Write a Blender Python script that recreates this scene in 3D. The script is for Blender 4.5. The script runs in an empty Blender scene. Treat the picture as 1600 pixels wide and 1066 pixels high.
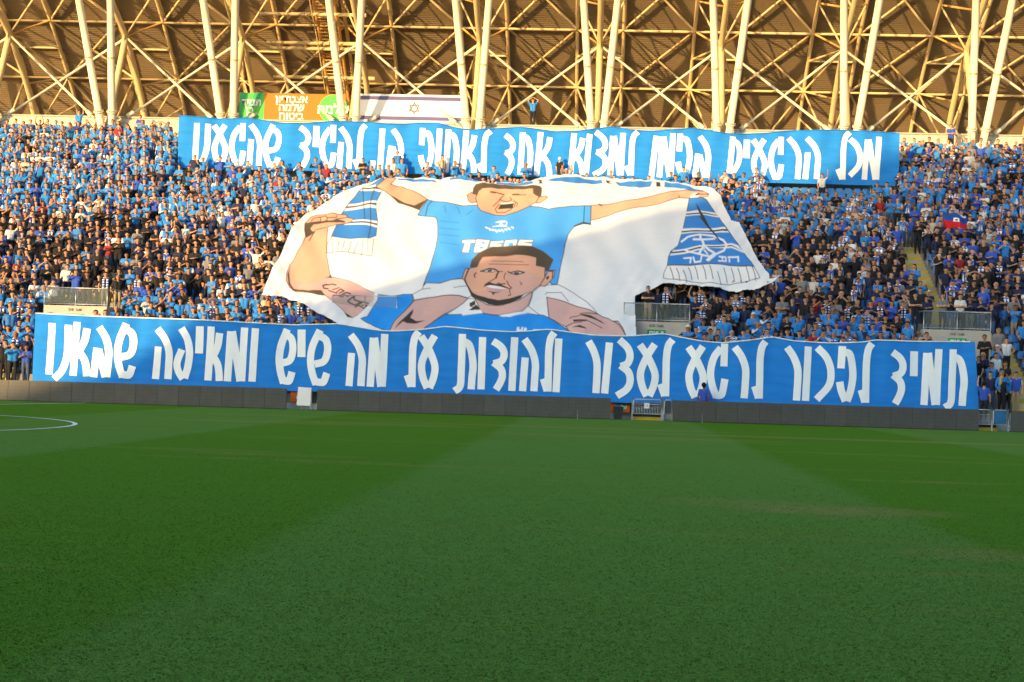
import bpy, bmesh, math, random
import numpy as np
from mathutils import Vector, Matrix
random.seed(7); rng = np.random.default_rng(7)
R = math.radians
scene = bpy.context.scene
COL = scene.collection

# ------------------------------------------------------------------ camera
CAM = np.array([0.0, 0.0, 1.65]); F_PX = 2400.0
YAW, ROLL = R(3.2), R(1.71)
PIT = math.atan(59 * math.cos(ROLL) / F_PX)
fw = np.array([-math.sin(YAW) * math.cos(PIT), math.cos(YAW) * math.cos(PIT), math.sin(PIT)])
r0 = np.array([math.cos(YAW), math.sin(YAW), 0.0]); u0 = np.cross(r0, fw)
rt = math.cos(ROLL) * r0 + math.sin(ROLL) * u0
up = -math.sin(ROLL) * r0 + math.cos(ROLL) * u0
cam_d = bpy.data.cameras.new('camera'); cam = bpy.data.objects.new('camera', cam_d); COL.objects.link(cam)
cam.matrix_world = Matrix(((rt[0], up[0], -fw[0], CAM[0]), (rt[1], up[1], -fw[1], CAM[1]), (rt[2], up[2], -fw[2], CAM[2]), (0, 0, 0, 1)))
cam_d.sensor_width = 36.0; cam_d.lens = 36.0 * F_PX / 1600.0; cam_d.clip_end = 5000.0; cam_d.clip_start = 0.1
scene.camera = cam

# ------------------------------------------------------------------ light
SUN_AZ, SUN_EL = R(35), R(7.5)          # behind the camera, from the left, low evening sun
TO_SUN = Vector((-math.sin(SUN_AZ) * math.cos(SUN_EL), -math.cos(SUN_AZ) * math.cos(SUN_EL), math.sin(SUN_EL)))
world = bpy.data.worlds.new('World'); scene.world = world; world.use_nodes = True
wn = world.node_tree.nodes; wl = world.node_tree.links
sky = wn.new('ShaderNodeTexSky'); sky.sky_type = 'NISHITA'; sky.sun_disc = False
sky.sun_elevation = SUN_EL; sky.sun_rotation = math.pi + SUN_AZ
sky.altitude = 30; sky.air_density = 1.0; sky.dust_density = 1.2; sky.ozone_density = 1.0
wl.new(sky.outputs[0], wn['Background'].inputs[0]); wn['Background'].inputs[1].default_value = 0.15
sl = bpy.data.lights.new('sun', 'SUN'); sl.energy = 2.0; sl.angle = R(0.5); sl.color = (1.0, 0.64, 0.28)
so = bpy.data.objects.new('sun', sl); COL.objects.link(so); so.rotation_euler = TO_SUN.to_track_quat('Z', 'Y').to_euler()
vs = scene.view_settings; vs.view_transform = 'Standard'; vs.look = 'None'; vs.gamma = 1.0; vs.use_curve_mapping = False
vs.exposure = 2.08

# ------------------------------------------------------------------ helpers
def ray(px, py):
    px = np.asarray(px, float); py = np.asarray(py, float)
    d = fw + ((px - 800) / F_PX)[..., None] * rt + ((533 - py) / F_PX)[..., None] * up
    return d
def on_plane(px, py, n, c):               # point of the plane n.p = c that the survey pixel sees
    d = ray(px, py); n = np.asarray(n, float)
    t = (c - n @ CAM) / (d @ n)
    return CAM + t[..., None] * d
def on_Y(px, py, Y): return on_plane(px, py, (0, 1, 0), Y)
def on_ground(px, py, z=0.0): return on_plane(px, py, (0, 0, 1), z)
def proj(P):
    v = np.asarray(P, float) - CAM
    z = v @ fw
    return np.stack([800 + F_PX * (v @ rt) / z, 533 - F_PX * (v @ up) / z], -1)

def mat(name, color, rough=0.7, var=0.0, scale=3.0, bump=0.0, bscale=40.0, metal=0.0, spec=0.3, stretch=None):
    m = bpy.data.materials.new(name); m.use_nodes = True
    nt = m.node_tree; b = nt.nodes['Principled BSDF']
    b.inputs['Base Color'].default_value = (*color, 1); b.inputs['Roughness'].default_value = rough
    b.inputs['Metallic'].default_value = metal; b.inputs['Specular IOR Level'].default_value = spec
    if var or bump:
        tc = nt.nodes.new('ShaderNodeTexCoord'); mp = nt.nodes.new('ShaderNodeMapping')
        nt.links.new(tc.outputs['Object'], mp.inputs[0])
        if stretch: mp.inputs['Scale'].default_value = stretch
    if var:
        nz = nt.nodes.new('ShaderNodeTexNoise'); nz.inputs['Scale'].default_value = scale; nz.inputs['Detail'].default_value = 6
        nt.links.new(mp.outputs[0], nz.inputs['Vector'])
        mx = nt.nodes.new('ShaderNodeMix'); mx.data_type = 'RGBA'
        mx.inputs[6].default_value = (*[c * (1 - var) for c in color], 1); mx.inputs[7].default_value = (*[min(1, c * (1 + var)) for c in color], 1)
        nt.links.new(nz.outputs['Fac'], mx.inputs[0]); nt.links.new(mx.outputs[2], b.inputs['Base Color'])
    if bump:
        n2 = nt.nodes.new('ShaderNodeTexNoise'); n2.inputs['Scale'].default_value = bscale; n2.inputs['Detail'].default_value = 4
        nt.links.new(mp.outputs[0], n2.inputs['Vector'])
        bp = nt.nodes.new('ShaderNodeBump'); bp.inputs['Strength'].default_value = bump; bp.inputs['Distance'].default_value = 0.02
        nt.links.new(n2.outputs['Fac'], bp.inputs['Height']); nt.links.new(bp.outputs[0], b.inputs['Normal'])
    return m
def attr_mat(name, rough=0.8, attr='col', grain=0.0, gscale=8.0, spec=0.2, trans=0.0):
    m = bpy.data.materials.new(name); m.use_nodes = True; nt = m.node_tree; b = nt.nodes['Principled BSDF']
    a = nt.nodes.new('ShaderNodeAttribute'); a.attribute_name = attr
    out = a.outputs['Color']
    if grain:
        tc = nt.nodes.new('ShaderNodeTexCoord'); mp = nt.nodes.new('ShaderNodeMapping'); mp.inputs['Scale'].default_value = (1, 1, 5)
        nz = nt.nodes.new('ShaderNodeTexNoise'); nz.inputs['Scale'].default_value = gscale; nz.inputs['Detail'].default_value = 5
        nt.links.new(tc.outputs['Object'], mp.inputs[0]); nt.links.new(mp.outputs[0], nz.inputs['Vector'])
        mr = nt.nodes.new('ShaderNodeMapRange'); mr.inputs[3].default_value = 1 - grain; mr.inputs[4].default_value = 1 + grain
        nt.links.new(nz.outputs['Fac'], mr.inputs[0])
        mu = nt.nodes.new('ShaderNodeVectorMath'); mu.operation = 'SCALE'
        nt.links.new(out, mu.inputs[0]); nt.links.new(mr.outputs[0], mu.inputs['Scale']); out = mu.outputs[0]
    nt.links.new(out, b.inputs['Base Color']); b.inputs['Roughness'].default_value = rough; b.inputs['Specular IOR Level'].default_value = spec
    return m
def obj_color_mat(name, rough=0.8, spec=0.2):
    m = bpy.data.materials.new(name); m.use_nodes = True; nt = m.node_tree
    oi = nt.nodes.new('ShaderNodeObjectInfo'); b = nt.nodes['Principled BSDF']
    nt.links.new(oi.outputs['Color'], b.inputs['Base Color']); b.inputs['Roughness'].default_value = rough; b.inputs['Specular IOR Level'].default_value = spec
    return m

def link(o, parent=None, label=None, cat=None, group=None, kind=None):
    COL.objects.link(o)
    if parent is not None: o.parent = parent
    if label: o['label'] = label
    if cat: o['category'] = cat
    if group: o['group'] = group
    if kind: o['kind'] = kind
    return o
def empty(name, loc=(0, 0, 0), **k):
    o = bpy.data.objects.new(name, None); o.location = loc; o.empty_display_size = 0.2
    return link(o, **k)
def mesh_obj(name, verts, faces, m, parent=None, smooth=False, **k):
    me = bpy.data.meshes.new(name); me.from_pydata([tuple(v) for v in verts], [], [tuple(f) for f in faces])
    for mm in (m if isinstance(m, (list, tuple)) else [m]): me.materials.append(mm)
    if smooth: me.polygons.foreach_set('use_smooth', [True] * len(me.polygons))
    me.update()
    return link(bpy.data.objects.new(name, me), parent, **k)
def np_mesh(name, V, Fq, mats, smooth=False):       # fast mesh from arrays (all faces same size)
    me = bpy.data.meshes.new(name); n = Fq.shape[1]
    me.vertices.add(len(V)); me.vertices.foreach_set('co', np.asarray(V, np.float32).ravel())
    me.loops.add(Fq.size); me.loops.foreach_set('vertex_index', Fq.astype(np.int32).ravel())
    me.polygons.add(len(Fq)); me.polygons.foreach_set('loop_start', np.arange(0, Fq.size, n, dtype=np.int32))
    if smooth: me.polygons.foreach_set('use_smooth', np.ones(len(Fq), bool))
    for mm in mats: me.materials.append(mm)
    me.update(calc_edges=True)
    return me
def box_vf(x0, x1, y0, y1, z0, z1):
    V = [(x0, y0, z0), (x1, y0, z0), (x1, y1, z0), (x0, y1, z0), (x0, y0, z1), (x1, y0, z1), (x1, y1, z1), (x0, y1, z1)]
    Fc = [(0, 3, 2, 1), (4, 5, 6, 7), (0, 1, 5, 4), (1, 2, 6, 5), (2, 3, 7, 6), (3, 0, 4, 7)]
    return V, Fc
def boxes(name, lst, m, parent=None, bevel=0.0, **k):
    V, Fc = [], []
    for b in lst:
        v, f = box_vf(*b); o = len(V); V += v; Fc += [tuple(i + o for i in q) for q in f]
    ob = mesh_obj(name, V, Fc, m, parent, **k)
    if bevel:
        bm = bmesh.new(); bm.from_mesh(ob.data); bmesh.ops.bevel(bm, geom=bm.edges[:], offset=bevel, segments=2, affect='EDGES', profile=0.5)
        bm.to_mesh(ob.data); bm.free()
    return ob
def tube_vf(pts, r, sides=10, r1=None):
    pts = [Vector(p) for p in pts]; V, Fc = [], []
    n = len(pts); ref = Vector((1, 0, 0))
    for i, p in enumerate(pts):
        t = (pts[min(i + 1, n - 1)] - pts[max(i - 1, 0)]).normalized()
        if abs(t.dot(ref)) > 0.9: ref = Vector((0, 0.3, 1))
        a = t.cross(ref).normalized(); b = t.cross(a).normalized()
        rr = r if r1 is None else r + (r1 - r) * i / (n - 1)
        for s in range(sides):
            an = 2 * math.pi * s / sides; V.append(p + a * (rr * math.cos(an)) + b * (rr * math.sin(an)))
    for i in range(n - 1):
        for s in range(sides):
            s2 = (s + 1) % sides
            Fc.append((i * sides + s, i * sides + s2, (i + 1) * sides + s2, (i + 1) * sides + s))
    Fc.append(tuple(range(sides))); Fc.append(tuple(range((n - 1) * sides, n * sides))[::-1])
    return V, Fc
def tubes(name, segs, m, parent=None, sides=10, **k):   # segs: (pts, r)
    V, Fc = [], []
    for sg in segs:
        v, f = tube_vf(sg[0], sg[1], sides); o = len(V); V += v; Fc += [tuple(i + o for i in q) for q in f]
    return mesh_obj(name, V, Fc, m, parent, smooth=True, **k)
def copy_obj(o, dx=0, parent=None, **k):
    c = o.copy(); c.location = (o.location[0] + dx, o.location[1], o.location[2])
    for kk in ('label', 'category', 'group', 'kind'):
        if kk in c: del c[kk]
    return link(c, parent, **k)

# ------------------------------------------------------------------ materials
M_CONC = mat('concrete', (0.44, 0.41, 0.35), 0.9, 0.22, 1.2, 0.3, 30)
M_TERR = mat('terrace_concrete', (0.26, 0.26, 0.25), 0.9, 0.2, 1.5)
M_WALL = mat('wall_concrete', (0.52, 0.47, 0.37), 0.9, 0.15, 0.8, 0.2, 20)
M_YEL = mat('yellow_step_paint', (0.60, 0.42, 0.05), 0.7, 0.25, 4)
M_STEEL = mat('galvanised_steel', (0.45, 0.46, 0.47), 0.45, 0.1, 6, metal=0.6)
M_COLUMN = mat('cream_column_paint', (0.68, 0.61, 0.45), 0.5, 0.12, 1.2)
M_TRUSS = mat('ochre_truss_paint', (0.60, 0.46, 0.24), 0.5, 0.14, 1.5)
M_RUST = mat('orange_truss_paint', (0.62, 0.35, 0.11), 0.55, 0.2, 2)
M_CLAD = mat('brown_corrugated_cladding', (0.175, 0.130, 0.075), 0.6, 0.14, 0.35, stretch=(0.3, 1, 1))
M_SEAT = mat('blue_seat_plastic', (0.03, 0.16, 0.42), 0.45, 0.1, 5, spec=0.4)
M_BLUE = mat('banner_blue_cloth', (0.020, 0.205, 0.62), 0.85, 0.20, 1.4, 0.55, 7, spec=0.1, stretch=(0.45, 1, 3.0))
M_WHITE = mat('banner_white_paint', (0.82, 0.85, 0.85), 0.85, 0.05, 3, 0.15, 14, spec=0.1)
M_WHITEB = mat('white_board', (0.8, 0.8, 0.8), 0.6, 0.03, 3)
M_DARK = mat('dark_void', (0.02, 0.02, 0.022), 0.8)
M_ORANGE = mat('orange_board', (0.85, 0.16, 0.02), 0.6, 0.05, 3)
M_GREEN = mat('green_print', (0.02, 0.32, 0.12), 0.6)
M_LGREEN = mat('light_green_print', (0.07, 0.46, 0.08), 0.6)
M_AMBER = mat('amber_print', (0.56, 0.15, 0.010), 0.6)
M_FLAGB = mat('faded_flag_blue', (0.12, 0.11, 0.26), 0.8, 0.1, 2)
M_STAR = mat('faded_star_grey', (0.15, 0.15, 0.18), 0.8)
M_SIGNW = mat('sign_white', (0.8, 0.8, 0.78), 0.6, 0.03, 2)
M_BIN = mat('black_bin_plastic', (0.03, 0.035, 0.045), 0.5)

# ------------------------------------------------------------------ ground
STRIPE0, STRIPE_W = -3.1, 7.2
def pitch_material():
    m = bpy.data.materials.new('mown_grass'); m.use_nodes = True; nt = m.node_tree; N = nt.nodes; L = nt.links; b = N['Principled BSDF']
    tc = N.new('ShaderNodeTexCoord'); sp = N.new('ShaderNodeSeparateXYZ'); L.new(tc.outputs['Object'], sp.inputs[0])
    nzw = N.new('ShaderNodeTexNoise'); nzw.inputs['Scale'].default_value = 1.3; L.new(tc.outputs['Object'], nzw.inputs['Vector'])
    def mth(op, a, bb=None, c=None):
        n = N.new('ShaderNodeMath'); n.operation = op
        for i, v in enumerate((a, bb, c)):
            if v is None: continue
            if isinstance(v, (int, float)): n.inputs[i].default_value = v
            else: L.new(v, n.inputs[i])
        return n.outputs[0]
    wob = mth('MULTIPLY', mth('SUBTRACT', nzw.outputs['Fac'], 0.5), 0.5)
    x = mth('ADD', sp.outputs[0], wob)
    ph = mth('DIVIDE', mth('SUBTRACT', x, STRIPE0), STRIPE_W)
    tri = mth('PINGPONG', ph, 1.0)                       # 0..1..0
    s = mth('SINE', mth('MULTIPLY', ph, math.pi))
    st = N.new('ShaderNodeMapRange'); st.interpolation_type = 'SMOOTHSTEP'
    st.inputs[1].default_value = -0.13; st.inputs[2].default_value = 0.13; L.new(s, st.inputs[0])
    def noise(sc, det=5, vec=None):
        n = N.new('ShaderNodeTexNoise'); n.inputs['Scale'].default_value = sc; n.inputs['Detail'].default_value = det
        L.new(vec or tc.outputs['Object'], n.inputs['Vector']); return n.outputs['Fac']
    def mix(f, a, c):
        n = N.new('ShaderNodeMix'); n.data_type = 'RGBA'
        if isinstance(f, float): n.inputs[0].default_value = f
        else: L.new(f, n.inputs[0])
        for i, v in ((6, a), (7, c)):
            if isinstance(v, tuple): n.inputs[i].default_value = (*v, 1)
            else: L.new(v, n.inputs[i])
        return n.outputs[2]
    def ramp(f, lo, hi):
        n = N.new('ShaderNodeMapRange'); n.inputs[1].default_value = lo; n.inputs[2].default_value = hi; L.new(f, n.inputs[0]); return n.outputs[0]
    base = mix(st.outputs[0], (0.092, 0.200, 0.022), (0.120, 0.226, 0.046))
    fine = ramp(noise(38, 6), 0.3, 0.72)
    c1 = mix(mth('MULTIPLY', fine, 0.28), base, (0.030, 0.100, 0.003))
    mid = ramp(noise(2.2, 6), 0.45, 0.75)
    c2 = mix(mth('MULTIPLY', mid, 0.35), c1, (0.10, 0.17, 0.012))
    big = ramp(noise(0.16, 3), 0.5, 0.8)
    c3 = mix(mth('MULTIPLY', big, 0.3), c2, (0.10, 0.16, 0.012))
    # worn, yellowed bands of turf that run along the pitch
    mpw = N.new('ShaderNodeMapping'); mpw.inputs['Scale'].default_value = (0.06, 0.55, 1); L.new(tc.outputs['Object'], mpw.inputs[0])
    worn = ramp(noise(1.0, 5, mpw.outputs[0]), 0.60, 0.74)
    brk = ramp(noise(1.4, 6), 0.35, 0.65)
    c4 = mix(mth('MULTIPLY', mth('MULTIPLY', worn, brk), 0.75), c3, (0.25, 0.20, 0.06))
    spots = [(1310, 798, 2.0, 0.5, 0.9), (1160, 786, 1.6, 0.45, 0.5), (1560, 868, 1.3, 0.35, 0.8), (1480, 692, 14.0, 0.5, 0.8), (1000, 684, 6.0, 0.6, 0.5), (560, 662, 5.0, 0.8, 0.5), (430, 660, 5.0, 0.7, 0.4), (850, 667, 9.0, 0.5, 0.45), (290, 702, 3.0, 0.3, 0.35), (420, 710, 2.5, 0.3, 0.4), (1500, 955, 0.6, 0.15, 0.3)]
    acc_ = None
    for px_, py_, rx_, ry_, a_ in spots:
        c_ = on_ground(px_, py_)
        ex = mth('DIVIDE', mth('SUBTRACT', sp.outputs[0], float(c_[0])), rx_); ey = mth('DIVIDE', mth('SUBTRACT', sp.outputs[1], float(c_[1])), ry_ * 2.2)
        dd = mth('ADD', mth('MULTIPLY', ex, ex), mth('MULTIPLY', ey, ey))
        fe = N.new('ShaderNodeMapRange'); fe.interpolation_type = 'SMOOTHSTEP'; fe.inputs[1].default_value = 1.0; fe.inputs[2].default_value = 0.0; fe.inputs[3].default_value = 0.0; fe.inputs[4].default_value = a_ * 0.75; L.new(dd, fe.inputs[0])
        acc_ = fe.outputs[0] if acc_ is None else mth('MAXIMUM', acc_, fe.outputs[0])
    brk2 = ramp(noise(3.0, 6), 0.3, 0.62)
    c4 = mix(mth('MULTIPLY', acc_, mth('ADD', mth('MULTIPLY', brk2, 0.7), 0.3)), c4, (0.27, 0.20, 0.075))
    L.new(c4, b.inputs['Base Color']); b.inputs['Roughness'].default_value = 1.0; b.inputs['Specular IOR Level'].default_value = 0.0
    bp = N.new('ShaderNodeBump'); bp.inputs['Strength'].default_value = 0.9; bp.inputs['Distance'].default_value = 0.03
    L.new(noise(55, 5), bp.inputs['Height']); L.new(bp.outputs[0], b.inputs['Normal'])
    return m
M_GRASS = pitch_material()
M_EARTH = mat('outer_ground', (0.16, 0.15, 0.13), 0.95, 0.2, 0.3)
mesh_obj('ground', [(-2500, -2500, -0.03), (2500, -2500, -0.03), (2500, 2500, -0.03), (-2500, 2500, -0.03)], [(0, 1, 2, 3)], M_EARTH, kind='structure')
mesh_obj('pitch', [(-80, -6, 0), (60, -6, 0), (60, 68.6, 0), (-80, 68.6, 0)], [(0, 1, 2, 3)], M_GRASS, kind='structure')

# painted lines: the arc of the centre circle and the line beyond it
M_LINE = mat('white_line_paint', (0.62, 0.66, 0.60), 0.9, 0.25, 6)
def ground_ribbon(name, pts, w, z=0.006):
    P = [Vector((p[0], p[1], z)) for p in pts]; V = []; Fc = []
    for i, p in enumerate(P):
        t = (P[min(i + 1, len(P) - 1)] - P[max(i - 1, 0)]).normalized(); nrm = Vector((-t.y, t.x, 0)) * (w / 2)
        V += [p + nrm, p - nrm]
        if i: Fc.append((2 * i - 2, 2 * i - 1, 2 * i + 1, 2 * i))
    return mesh_obj(name, V, Fc, M_LINE, kind='structure')
e = on_ground(124, 664.5); cr = 9.15; cx, cy = e[0] - cr + 0.12, e[1] - 2.2
ground_ribbon('centre_circle_line', [(cx + cr * math.cos(a), cy + cr * math.sin(a)) for a in np.linspace(0, 2 * math.pi, 97)], 0.13)
a0 = on_ground(-60, 633); a1 = on_ground(150, 629.5)
ground_ribbon('touch_line', [tuple(a0[:2]), tuple(a1[:2])], 0.14)

# ------------------------------------------------------------------ grandstand
ROW_D, ROW_R, ROW0_Y, ROW0_Z, NROW = 0.80, 0.415, 69.0, 0.80, 37
def row_y(k): return ROW0_Y + ROW_D * k
def row_z(k): return ROW0_Z + ROW_R * k
XL, XR = -52.0, 42.0
stand = empty('grandstand', (0, 69, 0), label='long concrete grandstand terrace packed with spectators, rising behind the pitch', cat='grandstand')
stand.location = (0, 0, 0)
prof = [(68.85, 0.0), (68.85, ROW0_Z)]
for k in range(NROW):
    y1 = row_y(k) + ROW_D * 0.55
    prof.append((y1, row_z(k)))
    if k < NROW - 1: prof.append((y1, row_z(k + 1)))
prof.append((99.5, row_z(NROW - 1))); prof.append((99.5, 0))
V = [(XL, y, z) for y, z in prof] + [(XR, y, z) for y, z in prof]; n = len(prof)
Fc = [(i, i + 1, n + i + 1, n + i) for i in range(n - 1)] + [tuple(range(n)), tuple(range(n, 2 * n))[::-1]]
mesh_obj('terrace', V, Fc, M_TERR, stand)
boxes('back_wall', [(XL, XR, 99.503, 99.95, 10, 18.1)], M_WALL, stand, bevel=0.03)
boxes('coping', [(XL, XR, 99.42, 100.02, 18.103, 18.19)], M_CONC, stand)
boxes('concourse_deck', [(XL, XR, 99.953, 115, 17.6, 18.0)], M_CONC, stand)
boxes('front_kerb', [(XL, XR, 68.70, 68.845, 0.0, 0.27)], mat('white_kerb', (0.66, 0.66, 0.62), 0.8, 0.15, 2), stand)

# vomitories, stairs, rails
VOM = [-25.3, -11.2, 2.75, 16.8, 30.8]
M_GLASS = bpy.data.materials.new('balustrade_glass'); M_GLASS.use_nodes = True
_b = M_GLASS.node_tree.nodes['Principled BSDF']; _b.inputs['Base Color'].default_value = (0.35, 0.42, 0.40, 1); _b.inputs['Roughness'].default_value = 0.06
_b.inputs['Alpha'].default_value = 0.10; _b.inputs['Specular IOR Level'].default_value = 0.6
def text_obj(name, body, size, m, loc, parent, align='CENTER', bold=0.0, **k):
    c = bpy.data.curves.new(name, 'FONT'); c.body = body; c.size = size; c.align_x = align; c.align_y = 'CENTER'; c.extrude = 0.004; c.offset = bold
    t = bpy.data.objects.new(name, c); COL.objects.link(t); bpy.context.view_layer.update()
    me = bpy.data.meshes.new_from_object(t.evaluated_get(bpy.context.evaluated_depsgraph_get()))
    bpy.data.objects.remove(t); me.materials.clear(); me.materials.append(m)
    o = bpy.data.objects.new(name, me); o.rotation_euler = (R(90), 0, 0); o.location = loc
    return link(o, parent, **k)
M_TXT = mat('grey_stencil', (0.10, 0.10, 0.10), 0.8)
gate_no = {0: '210', 1: '211', 2: '212', 3: '114', 4: '115'}
for vi, c in enumerate(VOM):
    hw = 1.55
    zt = row_z(9) + 0.02
    # box with cheek walls that follow the rake
    pr = [(73.0, 0.5), (73.0, zt), (76.75, zt), (76.75, 0.5)]
    V = [(c - hw, y, z) for y, z in pr] + [(c + hw, y, z) for y, z in pr]
    mesh_obj('vomitory', V, [(0, 1, 5, 4), (1, 2, 6, 5), (2, 3, 7, 6), (3, 0, 4, 7), (0, 3, 2, 1), (4, 5, 6, 7)], M_CONC, stand)
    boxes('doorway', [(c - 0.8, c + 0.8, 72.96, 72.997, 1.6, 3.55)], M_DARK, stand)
    s = boxes('exit_sign', [(c - 0.42, c + 0.42, 72.93, 72.99, 3.86, 4.17)], M_GREEN, stand)
    text_obj('lettering', 'האיצי', 0.30, M_SIGNW, (c, 72.92, 4.0), s, bold=0.012)
    text_obj('gate_number', gate_no[vi] + '  רעש', 0.17, M_TXT, (c, 72.985, 4.36), stand, bold=0.004)
    rl = tubes('balustrade', [([(c - hw, 73.05, zt + 0.86), (c + hw, 73.05, zt + 0.86)], 0.025), ([(c - hw, 73.05, zt + 0.08), (c + hw, 73.05, zt + 0.08)], 0.02)]
          + [([(c + q, 73.05, zt), (c + q, 73.05, zt + 0.86)], 0.025) for q in (-hw, 0, hw)]
          + [([(c + q, 73.05, zt + 0.86), (c + q, 76.6, zt + 0.9), (c + q, 76.6, zt)], 0.022) for q in (-hw, hw)], M_STEEL, stand, sides=8)
    boxes('glass_pane', [(c - hw + 0.05, c - 0.05, 73.045, 73.057, zt + 0.12, zt + 0.82), (c + 0.05, c + hw - 0.05, 73.045, 73.057, zt + 0.12, zt + 0.82)], M_GLASS, rl)
# stair steps: two to a row, yellow paint on riser and tread edge
sv, sf = box_vf(-0.6, 0.6, 0, 0.4, 0, ROW_R / 2)
sv2, sf2 = box_vf(-0.6, 0.6, 0.375, 0.66, ROW_R / 2 + 0.004, ROW_R + 0.012); sf += [tuple(i + 8 for i in q) for q in sf2]; sv += sv2
step_me = bpy.data.meshes.new('stair_step'); step_me.from_pydata(sv, [], sf); step_me.materials.append(M_YEL); step_me.materials.append(M_CONC); step_me.materials.append(mat('worn_step_edge', (0.50, 0.43, 0.24), 0.85, 0.2, 4)); step_me.polygons[1].material_index = 1; [setattr(step_me.polygons[i_], 'material_index', 2) for i_ in range(6, 12)]; step_me.update()
def stair(xc, k0, k1):
    for k in range(k0, k1):
        yb = row_y(k) + ROW_D * 0.55 - 0.4
        o = bpy.data.objects.new('stair_step', step_me); o.location = (xc, yb, row_z(k) + 0.003); link(o, stand)
for c in VOM:
    stair(c, 10, 36)
for c in (VOM[0] - 2.2, VOM[3] + 2.25): stair(c, 0, 9)
rails = []
for c in VOM:
    for s in (-0.72, 0.72):
        for k in range(12, 34, 4):
            rails.append([(c + s, row_y(k), row_z(k)), (c + s, row_y(k), row_z(k) + 0.92), (c + s, row_y(k + 2), row_z(k + 2) + 0.92), (c + s, row_y(k + 2), row_z(k + 2))])
for p in rails: tubes('handrail', [(p, 0.022)], M_STEEL, stand, sides=6)

# ------------------------------------------------------------------ roof and its steel
roof = empty('stand_roof', (0, 0, 0), label='curved roof of brown corrugated cladding on cream tubular steel trusses above the stand', cat='roof')
clad = [(114.2, 16.8), (112.6, 20.0), (110.0, 22.6), (106.1, 25.7), (104.3, 26.9), (100, 29.4), (95, 31.8), (88, 34.4), (80, 36.2)]
def spline(P, per=24):
    P = [np.array(p, float) for p in P]; Q = [2 * P[0] - P[1]] + P + [2 * P[-1] - P[-2]]; out = []
    for i in range(1, len(Q) - 2):
        for t in np.linspace(0, 1, per, endpoint=False):
            a, b, c, d = Q[i - 1:i + 3]
            out.append(0.5 * ((2 * b) + (-a + c) * t + (2 * a - 5 * b + 4 * c - d) * t * t + (-a + 3 * b - 3 * c + d) * t ** 3))
    out.append(P[-1]); return np.array(out)
cs = spline(clad, 40)
seg = np.r_[0, np.cumsum(np.linalg.norm(np.diff(cs, axis=0), axis=1))]
L_ = np.arange(0, seg[-1], 0.045)
cy_ = np.interp(L_, seg, cs[:, 0]); cz_ = np.interp(L_, seg, cs[:, 1])
tg = np.stack([np.gradient(cy_), np.gradient(cz_)], 1); tg /= np.linalg.norm(tg, axis=1)[:, None]
nr = np.stack([-tg[:, 1], tg[:, 0]], 1)                      # points towards the pitch side
wv = 0.016 * np.clip(np.sin(L_ * 2 * math.pi / 0.18) * 1.8, -1, 1)
Pc = np.stack([cy_ + nr[:, 0] * wv, cz_ + nr[:, 1] * wv], 1)
edges_x = np.arange(XL, XR + 0.1, 4.025)
for i in range(len(edges_x) - 1):
    xa, xb = edges_x[i], edges_x[i + 1] - 0.0003
    V = np.concatenate([np.c_[np.full(len(Pc), xa), Pc], np.c_[np.full(len(Pc), xb), Pc]]); nn = len(Pc)
    q = np.arange(nn - 1); Fq = np.stack([q, q + nn, q + nn + 1, q + 1], 1)
    link(bpy.data.objects.new('cladding_sheet', np_mesh('cladding_sheet', V, Fq, [M_CLAD])), roof)
def clad_at(y, off=0.0):
    i = np.argmin(abs(cy_ - y)); return (cy_[i] + nr[i, 0] * off, cz_[i] + nr[i, 1] * off)
XO = -0.42; BAY = 8.05; FR = list(range(-6, 6))
Nn = (102.2, 24.1)
def P3(x, yz): return (x, yz[0], yz[1])
def leg_top(s, z): f = (z - 17.2) / 7.7; return (s * (0.34 + 0.68 * f), 99 - 3.3 * f, z)
parts = []
for s in (-1, 1):
    parts.append(('column', [([leg_top(s, 16.6), leg_top(s, 31.5)], 0.235)], M_COLUMN, 14))
    c0, c1 = leg_top(s, 18.3), leg_top(s, 18.42)
    parts.append(('column_collar', [([c0, c1], 0.33)], M_COLUMN, 14))
parts.append(('back_strut', [([(0, 99.1, 17.2), P3(0, Nn)], 0.21)], M_TRUSS, 12))
chord = [(108.4, 18.0), (106.0, 21.0), Nn, (98.6, 25.9), (93.0, 29.0)]
parts.append(('main_chord', [([P3(0, p) for p in spline(chord, 5)], 0.2)], M_TRUSS, 12))
RIBY = [112.8, 111.6, 109.7, 107.6, 105.6, 103.2, 100.0, 96.0]
RIB = [clad_at(y, 0.22) for y in RIBY]
for s in (-1.6, 1.6):
    parts.append(('rib', [([P3(s, p) for p in RIB], 0.13)], M_TRUSS, 10))
    dg = [((108.0, 18.6), 1), ((105.6, 21.4), 2), (Nn, 2), (Nn, 4), (Nn, 3), ((98.6, 25.9), 5), ((98.6, 25.9), 6), ((108.0, 18.6), 2), (Nn, 5), ((93.4, 28.8), 7)]
    for j, (a, b) in enumerate(dg):
        parts.append(('web_brace', [([P3(0, a), P3(s, RIB[b])], 0.07)], M_RUST if j in (3, 5) else M_TRUSS, 8))
for b in (3,):
    parts.append(('rib_tie', [([P3(-1.6, RIB[b]), P3(1.6, RIB[b])], 0.07)], M_TRUSS, 8))
protos = [tubes(nm, sg, m, roof, sd) for nm, sg, m, sd in parts]
protos.append(boxes('gusset_plate', [(-0.04, 0.04, Nn[0] - 0.42, Nn[0] + 0.42, Nn[1] - 0.45, Nn[1] + 0.4)], M_RUST, roof))
protos.append(tubes('node_sleeve', [([(0, 102.0, 23.2), (0, 101.75, 22.6)], 0.24)], M_RUST, roof, 12))
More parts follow.
